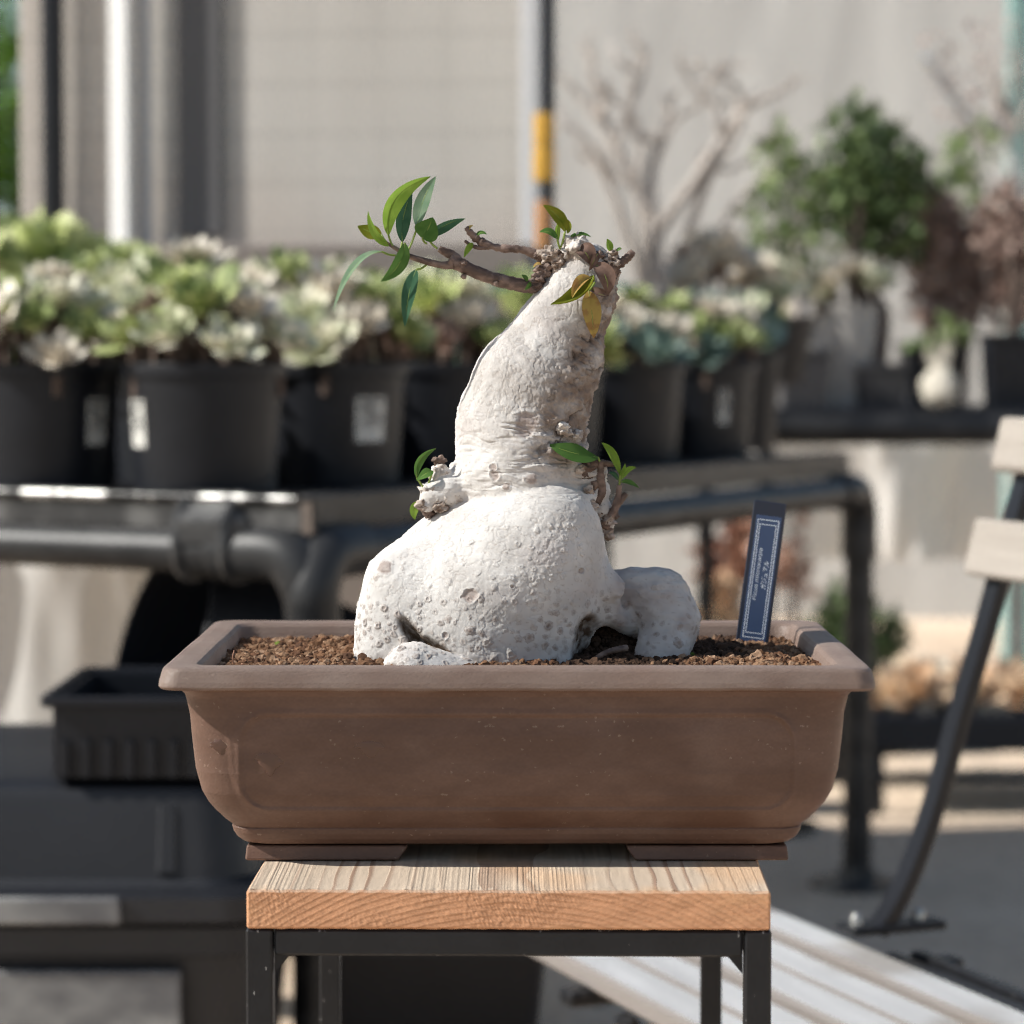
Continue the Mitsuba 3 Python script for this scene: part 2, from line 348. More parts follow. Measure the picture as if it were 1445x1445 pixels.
def drape(x0, x1, z0, z1, Y, amp, nx, nz, seed, thick=0.004, lean=0.0, turn=0.0):
    """A hanging sheet with folds, closed to a real thickness."""
    x, z = np.meshgrid(np.linspace(x0, x1, nx), np.linspace(z0, z1, nz), indexing='ij')
    p = np.stack([x * 6, x * 0 + seed, z * 1.2], -1)
    y = Y + amp * (meshkit.fbm(p, 3, seed) - 0.5) * 2 + lean * (z - z0) + turn * (x - (x0 + x1) / 2)
    a = np.stack([x, y, z], -1).reshape(-1, 3); b = a + [0, thick, 0]
    f = []
    for i in range(nx - 1):
        for j in range(nz - 1):
            q = [i * nz + j, (i + 1) * nz + j, (i + 1) * nz + j + 1, i * nz + j + 1]
            f += [[q[0], q[1], q[2]], [q[0], q[2], q[3]]]
    f = np.array(f); n = len(a)
    rim = [i * nz for i in range(nx)] + [(nx - 1) * nz + j for j in range(1, nz)] + [i * nz + nz - 1 for i in range(nx - 2, -1, -1)] + [j for j in range(nz - 2, 0, -1)]
    s = [[rim[i], n + rim[i], rim[(i + 1) % len(rim)]] for i in range(len(rim))] + [[rim[(i + 1) % len(rim)], n + rim[i], n + rim[(i + 1) % len(rim)]] for i in range(len(rim))]
    return trimesh.Trimesh(np.vstack([a, b]), np.vstack([f, f[:, ::-1] + n, s]), process=False)


# the woven screen wall on the left, its ledge, and what stands before it
YS, TURN = 4.62, -0.13
w = thing('screen_wall', 'large beige woven screen wall behind the row of black pots', 'wall')
xa, xb = W(20, 100, YS)[0], W(752, 100, YS)[0]
zb = W(400, 345, YS)[2]
add('screen', drape(xa, xb, zb, 2.6, YS, 0.004, 60, 24, 3, turn=TURN), 'screen_cloth', w, True)
add('ledge', bar([xa, YS - 0.02 + TURN * (xa - xb) / 2, zb - 0.03], [xb, YS - 0.02 + TURN * (xb - xa) / 2, zb - 0.03], 0.12, 0.055, 0.004, side=[0, 1, 0]), 'ledge_brown', w)
add('plinth', bar([xa, YS + 0.06 + TURN * (xa - xb) / 2, (zb - 0.06) / 2], [xb, YS + 0.06 + TURN * (xb - xa) / 2, (zb - 0.06) / 2], 0.08, zb - 0.062, 0.004, side=[0, 1, 0]), 'ledge_brown', w)


def wy(px):
    return YS + TURN * (W(px, 200, YS)[0] - (xa + xb) / 2)


def post(name, label, px0, px1, Y, mat, top=2.6, bottom=0.0, round_=True, cat='post', depth=None, yaw=0.0):
    a, b = W(px0, 200, Y)[0], W(px1, 200, Y)[0]
    c, r = (a + b) / 2, (b - a) / 2
    if round_: m = lathe([(0, bottom), (r, bottom), (r, top - 0.004), (r - 0.004, top), (0, top)], 24, (c, Y, 0))
    else: m = cbox([a, Y - (depth or r), bottom], [b, Y + (depth or r), top], 0.004)
    if yaw: m.apply_translation([-c, -Y, 0]); m.apply_transform(trimesh.transformations.rotation_matrix(yaw, [0, 0, 1])); m.apply_translation([c, Y, 0])
    k = add(name, m, mat, None, 30 if round_ else False); tag(k, label, cat)
    return k, c, r


post('black_post', 'glossy black pipe post at the far left behind the succulents', 59, 91, wy(75) - 0.03, 'post_black')
post('white_post', 'bright white square post standing before the beige screen', 156, 189, wy(172) - 0.045, 'post_white', round_=False, yaw=-0.45, depth=0.012)
post('grey_post', 'pale grey strip post right beside the white post', 197, 214, wy(205) - 0.016, 'post_grey', round_=False, depth=0.006)
post('shadow_strip', 'tall dark grey strip painted as the white post shadow on the beige screen', 251, 314, wy(282) - 0.010, 'shadow_grey', bottom=W(280, 333, 4.6)[2], round_=False, cat='panel', depth=0.005, yaw=TURN)  # thin dark slab added in place of the white post's cast shadow
post('light_post', 'light grey square post left of the pole with the yellow sleeve', 736, 764, wy(750) - 0.03, 'post_grey', round_=False, yaw=-0.3, depth=0.012)
k, c, r = post('sleeved_pole', 'thin dark pole with a yellow sleeve and an orange band', 764, 783, 4.2, 'post_black')
for z0, z1, mt, nm, dxp, rr in ((W(0, 256, 4.2)[2], W(0, 206, 4.2)[2], 'sleeve_yellow', 'sleeve', 0, 1.62), (W(0, 204, 4.2)[2], W(0, 160, 4.2)[2], 'sleeve_yellow', 'sleeve', 0, 1.55), (W(0, 352, 4.2)[2], W(0, 284, 4.2)[2], 'sleeve_orange', 'band', 0, 1.4)):
    R = r * rr
    add(nm, lathe([(r, z0), (R * 0.94, z0), (R, z0 + 0.006), (R, z1 - 0.006), (R * 0.94, z1), (r, z1)], 24, (c - 0.006, 4.2, 0)), mt, k, 30)
# the grey sheet wall on the right, further back
YR = 9.2
k = add('grey_wall', drape(W(700, 100, YR)[0], W(1600, 100, YR)[0], 0.0, 3.2, YR, 0.012, 80, 30, 9, turn=-0.13), 'sheet_grey', None, True)
tag(k, 'smooth pale grey sheet wall behind the shrubs on the right', 'wall')
post('teal_post', 'blurred teal post at the right edge of the yard', 1422, 1462, 7.6, 'post_teal', top=3.0, round_=False)
# white sheets that hang low behind the tables
k = add('white_tarp', drape(W(-120, 900, 4.3)[0], W(330, 900, 4.3)[0], 0.02, 0.66, 4.3, 0.06, 70, 20, 21, lean=-0.12), 'tarp_white', None, True)
tag(k, 'white plastic sheet hanging low behind the left pipe rail', 'tarp')
k = add('white_tarp', drape(W(1085, 700, 7.9)[0], W(1640, 700, 7.9)[0], W(1200, 790, 7.9)[2], W(1200, 600, 7.9)[2], 7.9, 0.12, 70, 20, 33, lean=-0.25), 'tarp_white', None, True)
tag('white_tarp_001', 'white folded sheet seen under the shelf on the right', 'tarp')


M('chrome', principled((0.9, 0.9, 0.9), 0.12, metallic=1.0))
ico4 = trimesh.creation.icosphere(subdivisions=4)
# ------------------------------------------------------------------ foliage helpers
def fat_leaf(base, dirv, up, L, w, th):
    """A thick succulent leaf: a lens-shaped loft."""
    dirv = dirv / np.linalg.norm(dirv); side = np.cross(dirv, up); side /= np.linalg.norm(side) + 1e-9; nn = np.cross(side, dirv)
    ring, ts = [], (0, 0.3, 0.62, 0.86, 1.0)
    for t, k in zip(ts, (0.35, 0.7, 1.0, 0.75, 0.04)):
        c = base + dirv * L * t + nn * L * 0.22 * t * t
        ring += [c + side * w * k, c + nn * th * k * 0.6, c - side * w * k, c - nn * th * k]
    f = []
    for i in range(4):
        for j in range(4):
            k = (j + 1) % 4
            f += [[4 * i + j, 4 * i + k, 4 * i + 4 + k], [4 * i + j, 4 * i + 4 + k, 4 * i + 4 + j]]
    return np.array(ring), np.array(f)


def rosette(c, R, n, g, tilt=(0, 0), width=0.28, openness=1.0):
    vs, fs, o = [], [], 0
    ax = np.array([tilt[0], tilt[1], 1.0]); ax /= np.linalg.norm(ax)
    ex = np.cross(ax, [0, 1, 0.1]); ex /= np.linalg.norm(ex); ey = np.cross(ax, ex)
    for i in range(n):
        t = i / n; a = i * 2.39996 + g.uniform(-0.2, 0.2); el = math.radians(80 - 72 * openness * t + g.uniform(-8, 8))
        d = math.cos(el) * (math.cos(a) * ex + math.sin(a) * ey) + math.sin(el) * ax
        L = R * (0.45 + 0.6 * t) * g.uniform(0.85, 1.1)
        v, f = fat_leaf(np.array(c) + d * R * 0.05, d, ax, L, L * width, L * 0.10)
        vs.append(v); fs.append(f + o); o += len(v)
    return trimesh.Trimesh(np.vstack(vs), np.vstack(fs), process=False)


def leaf_cloud(centres, radii, n, size, g, flat=1.0):
    """Many small folded leaves spread through overlapping clumps."""
    vs, fs, o = [], [], 0
    centres = np.asarray(centres, float); pr = np.array(radii) ** 2; pr /= pr.sum()
    for _ in range(n):
        i = g.choice(len(centres), p=pr); d = g.normal(size=3); d /= np.linalg.norm(d)
        p = centres[i] + d * radii[i] * g.uniform(0.3, 1.0) ** 0.6 * np.array([1, 1, flat])
        a = g.normal(size=3) + [0, 0, -0.3]; a /= np.linalg.norm(a); b = np.cross(a, g.normal(size=3)); b /= np.linalg.norm(b); nn = np.cross(a, b)
        s = size * g.uniform(0.6, 1.3)
        vs.append(np.array([p, p + a * s * 0.5 + b * s * 0.27 + nn * s * 0.08, p + a * s, p + a * s * 0.5 - b * s * 0.27 + nn * s * 0.08]))
        fs.append(np.array([[0, 1, 2], [0, 2, 3]]) + o); o += 4
    return trimesh.Trimesh(np.vstack(vs), np.vstack(fs), process=False)


def limbs(root, tips, r0, g, wob=0.03, n=9):
    out = []
    for t in tips:
        root_, t = np.array(root, float), np.array(t, float)
        mid = (root_ + t) / 2 + g.normal(size=3) * wob; mid2 = root_ * 0.75 + t * 0.25 + [0, 0, np.linalg.norm(t - root_) * 0.06]
        out.append(tube([root_, mid2, mid, t], [r0, r0 * 0.8, r0 * 0.6, r0 * 0.3], 7, n))
    return join(out)


# tree beyond the yard, seen as a strip at the far left
g = np.random.default_rng(31)
t = thing('far_tree', 'bright green tree in a strip at the left edge beyond the screen', 'tree')
tc = W(-60, 200, 14)
add('trunk', limbs([tc[0], 14, 0], [tc + [0.1, 0, 0.3], tc + [0.35, 0.1, -0.2], tc + [-0.4, 0.2, 0.4]], 0.09, g, 0.1), 'dark_bark', t, 40)
cl = [tc + g.normal(size=3) * [0.30, 0.3, 0.40] for _ in range(16)] + [W(2, y, 14) for y in (70, 130, 190, 250)] + [tc + [0, 0, -0.9]]
add('crown', leaf_cloud(cl, [0.30] * 16 + [0.14] * 4 + [0.5], 5200, 0.09, g), 'far_leaf', t)

# ------------------------------------------------------------------ pipe table with the black pots
C0 = np.array([-0.213, 2.95]); U = np.array([0.458, 0.889]); V = np.array([-0.889, 0.458])
ZP, RP = 0.645, 0.0245


def tp(a, b, z): return np.array([*(C0 + U * a + V * b), z])


t = thing('pipe_table', 'long black steel pipe table carrying the rows of black pots', 'table')
LU = 1.69
add('pipe_rail', tube([tp(0, 0.07, ZP), tp(0, 1.7, ZP)], RP, 20), 'pipe_paint', t, 40)
add('pipe_rail', tube([tp(0.07, 0, ZP), tp(LU - 0.07, 0, ZP)], RP, 20), 'pipe_paint', t, 40)
for a, b, s in ((0, 0, 1), (LU, 0, -1)):
    el = [tp(a + s * 0.10, b, ZP), tp(a + s * 0.055, b, ZP), tp(a + s * 0.02, b, ZP - 0.006), tp(a, b, ZP - 0.035), tp(a, b, ZP - 0.07), tp(a, b, ZP - 0.11)]
    add('elbow', tube(el, RP * 1.2, 20, 24), 'pipe_paint', t, 40)
    add('leg', tube([tp(a, b, ZP - 0.09), tp(a, b, 0.012)], RP * 0.97, 20), 'pipe_paint', t, 40)
    add('foot', lathe([(0, 0), (0.075, 0), (0.075, 0.008), (0.03, 0.014), (0.03, 0.03), (0, 0.03)], 28, tp(a, b, 0)), 'angle_steel', t, 30)
el = [tp(0, 0.16, ZP), tp(0, 0.09, ZP), tp(0, 0.045, ZP), tp(0, 0.02, ZP - 0.012), tp(0.003, 0.004, ZP - 0.05), tp(0.003, 0.002, ZP - 0.1)]
add('elbow', tube(el, RP * 1.24, 20, 24), 'pipe_paint', t, 40)
add('sleeve', lathe([(RP * 0.9, 0), (RP * 1.32, 0.0), (RP * 1.36, 0.004), (RP * 1.36, 0.016), (RP * 1.32, 0.02), (RP * 0.9, 0.02)], 24), 'pipe_paint', t, 30)
scene[t + '__sleeve'] = mikit.ply(placed(lathe([(RP * 0.9, 0), (RP * 1.32, 0.0), (RP * 1.36, 0.004), (RP * 1.36, 0.016), (RP * 1.32, 0.02), (RP * 0.9, 0.02)], 24), tp(0, 0.10, ZP), [0, 0, 1], np.array([U[0], U[1], 0]), np.array([V[0], V[1], 0])), 'pipe_paint', smooth=30)
# angle-iron frame lying on the pipes, and its slatted shelf
def angle(p, q, inward, h=0.036, wd=0.036, th=0.0035):
    top = np.array([0, 0, 1.0])
    m1 = bar(p, q, th, h, 0.0008, side=inward)
    off = np.array(inward) * (wd / 2); m2 = bar(p + off + top * (h / 2 - th / 2 + 0.0005), q + off + top * (h / 2 - th / 2 + 0.0005), wd, th, 0.0008, side=inward)
    return join([m1, m2])
u3, v3 = np.array([*U, 0]), np.array([*V, 0])
add('angle_rail', angle(tp(-0.005, 0.012, 0.688), tp(-0.005, 1.7, 0.688), u3), 'angle_steel', t)
add('glint_edge', tube([tp(-0.009, 0.014, 0.7035), tp(-0.009, 1.7, 0.7035)], 0.0065, 14), 'glint_steel', t, 40)  # tube added along the rail to carry the painted highlight streaks
add('angle_rail', angle(tp(0.02, 0.012, 0.688), tp(LU - 0.02, 0.012, 0.688), v3), 'pipe_paint', t)
for k in range(9):
    add('shelf_slat', bar(tp(0.03, 0.1 + k * 0.1, 0.6995), tp(LU - 0.06, 0.1 + k * 0.1, 0.6995), 0.0985, 0.006, 0.001, side=v3), 'black_steel', t)
for b in (0.095, 0.155):
    ring = [tp(0, b, ZP) + 0.030 * (math.cos(x) * u3 + math.sin(x) * np.array([0, 0, 1])) + np.array([0, 0, 0.03 * max(0, math.sin(x))]) for x in np.linspace(-2.6, math.pi + 2.6 - 0.0, 30)]
    add('clamp', tube(ring, 0.0065, 8), 'angle_steel', t, 40)
add('saddle', join([placed(cbox([-0.05, -0.033, -0.03], [0.05, 0.033, 0.034], 0.02), tp(0, 0.125, ZP + 0.020), v3, u3, [0, 0, 1])]), 'angle_steel', t, 30)
for b in (0.62, 1.5):
    add('leg', tube([tp(0.0, b, ZP), tp(0.0, b, 0)], 0.0085, 12), 'pipe_paint', t, 40)
add('leg', tube([tp(LU, 0.9, ZP), tp(LU, 0.9, 0)], RP, 16), 'pipe_paint', t, 40)
add('leg', tube([tp(0.75, 0.02, ZP), tp(0.75, 0.02, 0)], 0.011, 12), 'pipe_paint', t, 40)

# black nursery pots with succulents
ZT = 0.7035


def nursery_pot(x, y, z, R, H, label, group, rot=0.0, sticker=None, mat='black_plastic'):
    k = thing('nursery_pot', label, 'pot', group)
    r2 = R * 0.875
    prof = [(0, 0.004), (r2 - 0.012, 0.004), (r2 - 0.008, 0), (r2 - 0.001, 0), (r2, 0.003), (R - 0.0035, H - 0.016), (R + 0.002, H - 0.0145), (R + 0.0025, H - 0.002), (R + 0.001, H), (R - 0.002, H), (R - 0.004, H - 0.003), (R - 0.008, H - 0.022)]
    add('body', lathe(prof, 48, (x, y, z)), mat, k, 35)
    add('soil', lathe([(0, H - 0.016), (R * 0.5, H - 0.018), (R - 0.007, H - 0.022)], 28, (x, y, z)), 'dark_bark', k, 30)
    if sticker is not None:
        a0, half = sticker; zz0, zz1 = H * 0.36, H * 0.72
        def patch(a_, b_, z0, z1, off):
            aa = np.linspace(a_, b_, 9); v = []
            for a in aa:
                for zz in (z0, z1):
                    rr = r2 + (R - 0.0035 - r2) * (zz - 0.003) / (H - 0.019) + off
                    v.append([x + rr * math.cos(a), y + rr * math.sin(a), z + zz])
            return trimesh.Trimesh(np.array(v), np.array([q for i in range(8) for q in ([2 * i, 2 * i + 2, 2 * i + 3], [2 * i, 2 * i + 3, 2 * i + 1])]), process=False)
        s = add('sticker', patch(a0 - half, a0 + half, zz0, zz1, 0.0008), 'sticker_white', k, True)
        rows = [(0.86, 0.95, -0.8, 0.75), (0.74, 0.82, -0.75, 0.2), (0.62, 0.70, -0.8, 0.6), (0.50, 0.57, -0.3, 0.8), (0.42, 0.47, -0.8, 0.8), (0.33, 0.37, -0.8, 0.5)]
        add('print', join([patch(a0 + half * c0, a0 + half * c1, zz0 + (zz1 - zz0) * r0, zz0 + (zz1 - zz0) * r1, 0.0014) for r0, r1, c0, c1 in rows]), 'print_grey', s)
    return k


def succulents(x, y, z, R, mats, label, seed, group=None, rows=7, size=0.055, width=0.28, high=1.0, name='potted_succulent', opened=1.0):
    g = np.random.default_rng(seed)
    k = thing(name, label, 'succulent', group)
    for i in range(rows):
        a, rr = i * 2.4 + seed, R * 0.98 * math.sqrt((i + 0.35) / rows)
        tier = 1 - (rr / R) ** 2
        c = np.array([x + rr * math.cos(a), y + rr * math.sin(a), z + 0.016 + high * (0.052 * tier + g.uniform(-0.004, 0.012))])
        add('stem', tube([[c[0], c[1], z - 0.02], c], 0.006, 6), 'dark_bark', k, 40)
        add('rosette', rosette(c, size * g.uniform(0.7, 1.2), 22, g, (0.9 * math.cos(a) * rr / R + g.uniform(-.25, .25), 0.9 * math.sin(a) * rr / R - 0.15), width, opened), mats[i % len(mats)], k, False)
    return k


front = [np.array([-0.3455, 3.12]) + U * 0.28 * i for i in range(6)]
front = [front[0] + V * 0.45 + U * -0.0, front[0] + V * 0.225] + front
nth = ['leftmost', 'second', 'third', 'fourth', 'fifth', 'sixth', 'seventh', 'rightmost']
mats_front = [['succ_pale', 'succ_green'], ['succ_cream', 'succ_green', 'succ_pale'], ['succ_cream', 'succ_lime', 'succ_pale', 'succ_cream', 'succ_green', 'succ_pale', 'succ_brown', 'succ_cream', 'succ_lime', 'succ_pale'], ['succ_green', 'succ_cream', 'succ_lime', 'succ_pale', 'succ_green', 'succ_cream', 'succ_pale', 'succ_brown'],
              ['succ_green', 'succ_pale', 'succ_cream', 'succ_lime', 'succ_brown', 'succ_green', 'succ_cream'], ['succ_green', 'succ_pale', 'succ_lime'], ['succ_green', 'succ_blue', 'succ_cream'], ['succ_blue', 'succ_green', 'succ_cream']]
look_front = ['pale green', 'cream and pale green', 'cream tipped succulent with a dried brown cluster', 'green and brown', 'green and rust brown', 'mid green', 'green and blue grey', 'blue grey']
where = ['at the left end', 'left of the pot lit by the sun', 'lit on its left', 'with a white sticker', 'directly behind the bonsai neck', 'just right of the bonsai neck', 'second from the right end', 'smallest looking one at the right end']
for i, (x, y) in enumerate(front):
    st = {1: (-math.pi / 2 + 0.95, 0.17), 2: (-math.pi / 2 - 1.02, 0.2), 3: (-math.pi / 2 + 0.62, 0.24), 7: (-math.pi / 2 + 0.4, 0.1)}.get(i)
    if i >= 1:
        nursery_pot(x, y, ZT, 0.0905, 0.146, f'black round nursery pot of the front row, {where[i]}', 'black pots in the front row', sticker=st)
        succulents(x, y, ZT + 0.128, 0.0905, mats_front[i], f'{look_front[i]} rosettes, front row pot {where[i]}', 100 + i, 'succulents in the black pots', rows=16, size=0.050, high=1.45)
back = [front[1] + V * 0.08 + U * 0.27, front[2] + V * 0.18 + U * 0.22, front[3] + V * 0.2 + U * 0.16, front[4] + V * 0.22 + U * 0.1, front[5] + V * 0.22 + U * 0.1, front[6] + V * 0.22 + U * 0.1]
bm = [['succ_green', 'succ_pale'], ['succ_cream', 'succ_pale', 'succ_green'], ['succ_pale', 'succ_cream', 'succ_green'], ['succ_green', 'succ_cream'], ['succ_green', 'succ_pale'], ['succ_green', 'succ_blue']]
wb = ['at its left end', 'second from its left end', 'third from its left end', 'behind the leafy branch', 'behind the bonsai tip', 'at its right end']
for i, (x, y) in enumerate(back):
    nursery_pot(x, y, ZT, 0.0905, 0.146, f'black nursery pot of the back row, {wb[i]}', 'black pots in the back row')
    succulents(x, y, ZT + 0.135, 0.0905, bm[i], f'pale and green rosettes in the back row pot {wb[i]}', 200 + i, 'succulents in the black pots', rows=14, size=0.056, high=1.8)
# the taller lime succulents at upper left
for j, (px, Y, sz) in enumerate(((55, 3.75, 0.085), (-60, 3.6, 0.08), (140, 3.95, 0.06))):
    p = W(px, 505, Y)
    nursery_pot(p[0], p[1], ZT, 0.09, 0.146, f'black pot behind the rows, {["under the tallest lime plant", "cut by the picture edge", "under the lime plant by the white post"][j]}', 'black pots at the left rear')
    succulents(p[0], p[1], ZT + 0.15, 0.07, ['succ_lime', 'succ_lime', 'succ_pale'], f'tall lime green broad leaved plant {["below the black post", "at the left picture edge", "below the white post"][j]}', 300 + j, 'lime plants at the left rear', rows=5, size=sz * 1.35, width=0.40, high=1.6, opened=0.62)

# ------------------------------------------------------------------ left: tray, tub, tilted pot
t = thing('nursery_tray', 'black ribbed nursery tray standing on the dark tub', 'tray')
a, b = W(62, 990, 2.62), W(520, 990, 2.62); z0, z1 = W(0, 1098, 2.62)[2], W(0, 988, 2.62)[2]
x0, x1 = a[0], b[0]
add('wall', join([cbox([x0 + 0.008, 2.62, z0], [x1 - 0.008, 2.626, z1], 0.001), cbox([x0 + 0.008, 2.86, z0], [x1 - 0.008, 2.866, z1], 0.001), cbox([x0 + 0.008, 2.6262, z0], [x0 + 0.014, 2.8598, z1], 0.001), cbox([x1 - 0.014, 2.6262, z0], [x1 - 0.008, 2.8598, z1], 0.001)]), 'black_plastic', t)
add('rim', join([cbox([x0, 2.608, z1 - 0.006], [x1, 2.6195, z1 + 0.004], 0.002), cbox([x0, 2.8665, z1 - 0.006], [x1, 2.878, z1 + 0.004], 0.002), cbox([x0 - 0.004, 2.62, z1 - 0.006], [x0 + 0.0078, 2.866, z1 + 0.004], 0.002)]), 'black_plastic', t)
add('floor', cbox([x0 + 0.014, 2.6262, z0 + 0.002], [x1 - 0.014, 2.8598, z0 + 0.006], 0.001), 'black_plastic', t)
for k in range(14):
    xx = x0 + 0.02 + k * (x1 - x0 - 0.04) / 13
    add('rib', cbox([xx - 0.004, 2.612, z0 + 0.001], [xx + 0.004, 2.6198, z0 + 0.036], 0.001), 'black_plastic', t)

t = thing('storage_tub', 'big dark grey plastic tub with a domed ribbed lid at lower left', 'tub')
zt = z0 - 0.003; zl = W(0, 1262, 2.58)[2]; zl2 = W(0, 1305, 2.58)[2]


def rrect(hx, hy, r, n=10):
    c = []
    for sx, sy, a0 in ((1, 1, 0), (-1, 1, 90), (-1, -1, 180), (1, -1, 270)):
        for a in np.linspace(a0, a0 + 90, n):
            c.append([sx * (hx - r) + r * math.cos(math.radians(a)), sy * (hy - r) + r * math.sin(math.radians(a))])
    return np.array(c)


def loft(rings, cap0=True, cap1=True):
    n = len(rings[0]); v = np.vstack(rings); f = []
    for i in range(len(rings) - 1):
        for j in range(n):
            k = (j + 1) % n
            f += [[i * n + j, i * n + k, (i + 1) * n + k], [i * n + j, (i + 1) * n + k, (i + 1) * n + j]]
    if cap0:
        v = np.vstack([v, rings[0].mean(0)]); f += [[len(v) - 1, (j + 1) % n, j] for j in range(n)]
    if cap1:
        v = np.vstack([v, rings[-1].mean(0)]); o = (len(rings) - 1) * n; f += [[len(v) - 1, o + j, o + (j + 1) % n] for j in range(n)]
    return trimesh.Trimesh(v, np.array(f), process=False)


tx0, tx1, ty0, ty1 = W(-260, 1280, 2.58)[0], W(395, 1280, 2.58)[0], 2.58, 3.1
tcx, tcy, thx, thy = (tx0 + tx1) / 2, (ty0 + ty1) / 2, (tx1 - tx0) / 2, (ty1 - ty0) / 2


def rr3(inset, z, r=0.06): return np.hstack([rrect(thx - inset, thy - inset, max(r - inset * 0.3, 0.01)) + [tcx, tcy], np.full((40, 1), z)])


add('lid', loft([rr3(0.0, zl2), rr3(-0.004, zl2 + 0.004), rr3(-0.004, zl - 0.004), rr3(0.002, zl), rr3(0.020, zl + 0.003), rr3(0.026, zl + 0.010), rr3(0.038, zt - 0.02), rr3(0.044, zt - 0.008), rr3(0.058, zt)]), 'tub_plastic', t, 30)
for px in (215,):
    xx = W(px, 1180, 2.5)[0]
    add('lid_rib', join([placed(cbox([-0.012, -0.004, 0], [0.012, 0.008, zt - zl - 0.03], 0.0055), [xx, ty0 + 0.026, zl + 0.010], [1, 0, 0], [0, 1, -0.19], [0, 0.19, 1])]), 'tub_plastic', t)
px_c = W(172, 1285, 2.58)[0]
add('sunlit_lip', cbox([W(-90, 1285, 2.58)[0], ty0 - 0.012, zl2 + 0.002], [px_c, ty0 - 0.0045, zl - 0.001], 0.003), 'sunlit_plastic', t, label='pale strip painted as sunlight along the lip of the lid')  # sunlit stretch of the lip, put in as a paler piece
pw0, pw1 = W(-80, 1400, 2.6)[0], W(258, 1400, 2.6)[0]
sp_ = add('sunlit_panel', cbox([pw0, ty0 + 0.004, 0.06], [pw1, ty0 + 0.0115, zl2 - 0.045], 0.003), 'sunlit_plastic', t, label='pale grey panel added as painted sunlight below the lid')  # added panel: sunlight on the tub side painted as pale grey
add('body', loft([rr3(0.055, 0.0), rr3(0.05, 0.004), rr3(0.022, zl2 - 0.05), rr3(0.022, zl2 - 0.0005)]), 'tub_plastic', t, 30)
add('body_band', loft([rr3(0.019, zl2 - 0.035), rr3(0.012, zl2 - 0.032), rr3(0.012, zl2 - 0.006), rr3(0.019, zl2 - 0.003)], False, False), 'tub_plastic', t, 30)

t = thing('black_crate', 'plain black plastic crate on the floor behind the stand legs', 'crate')
ca, cb_ = W(415, 1400, 2.95)[0], W(770, 1400, 2.95)[0]; cz = W(0, 1318, 2.95)[2]
add('body', loft([np.hstack([rrect((cb_ - ca) / 2 - q, 0.2 - q, 0.02) + [(ca + cb_) / 2, 3.15], np.full((40, 1), z_)]) for q, z_ in ((0.02, 0.0), (0.0, cz - 0.03), (0.0, cz - 0.028))], True, False), 'black_plastic', t, 30)
add('rim', loft([np.hstack([rrect((cb_ - ca) / 2 + q, 0.2 + q, 0.025) + [(ca + cb_) / 2, 3.15], np.full((40, 1), z_)]) for q, z_ in ((0.001, cz - 0.028), (0.009, cz - 0.026), (0.009, cz), (0.002, cz + 0.002), (-0.012, cz), (-0.014, cz - 0.05))], False, True), 'black_plastic', t, 30)

# large black pot lying tilted on the tray
t = thing('tilted_pot', 'large black round pot lying on its side in the tray', 'pot')
prof = [(q * 0.90, z_ * 0.95) for q, z_ in ((0.0, -0.26), (0.105, -0.26), (0.112, -0.255), (0.135, -0.02), (0.142, -0.018), (0.143, 0), (0.137, 0.002), (0.133, -0.003), (0.106, -0.245), (0, -0.245))]
ax = np.array([-0.80, -0.42, 0.30]); ax /= np.linalg.norm(ax); ex = np.cross(ax, [0, 0, 1.0]); ex /= np.linalg.norm(ex)
add('body', placed(lathe(prof, 56), W(228, 905, 3.16), ex, np.cross(ax, ex), ax), 'black_plastic', t, 35)

# ------------------------------------------------------------------ right: second table, shrubs, low shelf
YT = 5.3
t = thing('shelf_table', 'black narrow shelf table with pots at the right rear', 'table')
x0, x1 = W(1072, 590, YT)[0], W(1640, 590, YT)[0]; z1, z0 = W(0, 572, YT)[2], W(0, 622, YT)[2]
add('tabletop', cbox([x0, YT + 0.002, z0 + 0.042], [x1, YT + 0.7, z1 - 0.006], 0.003), 'black_plastic', t)
add('edge', tube([[x0, YT, (z0 + z1) / 2 - 0.012], [x1, YT, (z0 + z1) / 2 - 0.012]], (z1 - z0) * 0.44, 16), 'pipe_paint', t, 40)
for xx, yy in ((x0 + 0.07, YT + 0.6), (x1 - 0.05, YT + 0.05), (x1 - 0.05, YT + 0.6)):
    add('leg', bar([xx, yy, 0], [xx, yy, z0 + 0.042], 0.03, 0.03, 0.002), 'pipe_paint', t)
zt2 = z1 - 0.006


def square_pot(px0, px1, Y, ztop_px, zbase, label, mat='black_plastic'):
    k = thing('square_pot', label, 'pot', None)
    a, b = W(px0, 540, Y)[0], W(px1, 540, Y)[0]; zt_ = W(0, ztop_px, Y)[2]; hw = (b - a) / 2; c = (a + b) / 2
    def sq(h, z, r=0.006): return np.hstack([rrect(h, h, r, 4) + [c, Y + hw], np.full((16, 1), z)])
    add('body', loft([sq(hw * 0.8, zbase), sq(hw * 0.93, zt_ - 0.012), sq(hw, zt_ - 0.011), sq(hw, zt_), sq(hw * 0.93, zt_), sq(hw * 0.9, zt_ - 0.02)], True, True), mat, k, 30)
    return c, Y + hw, zt_ - 0.02


M('pot_grey', principled((0.055, 0.055, 0.06), 0.5))
sp = [square_pot(1098, 1176, 5.36, 492, zt2, 'dark grey square pot at the left end of the rear shelf', 'pot_grey'),
      square_pot(1208, 1285, 5.42, 512, zt2, 'grey square pot second along the rear shelf', 'pot_grey'),
      square_pot(1275, 1372, 5.62, 482, zt2, 'black square pot behind the white fat stemmed plant'),
      square_pot(1392, 1475, 5.44, 470, zt2, 'black square pot at the right picture edge')]
g = np.random.default_rng(77)
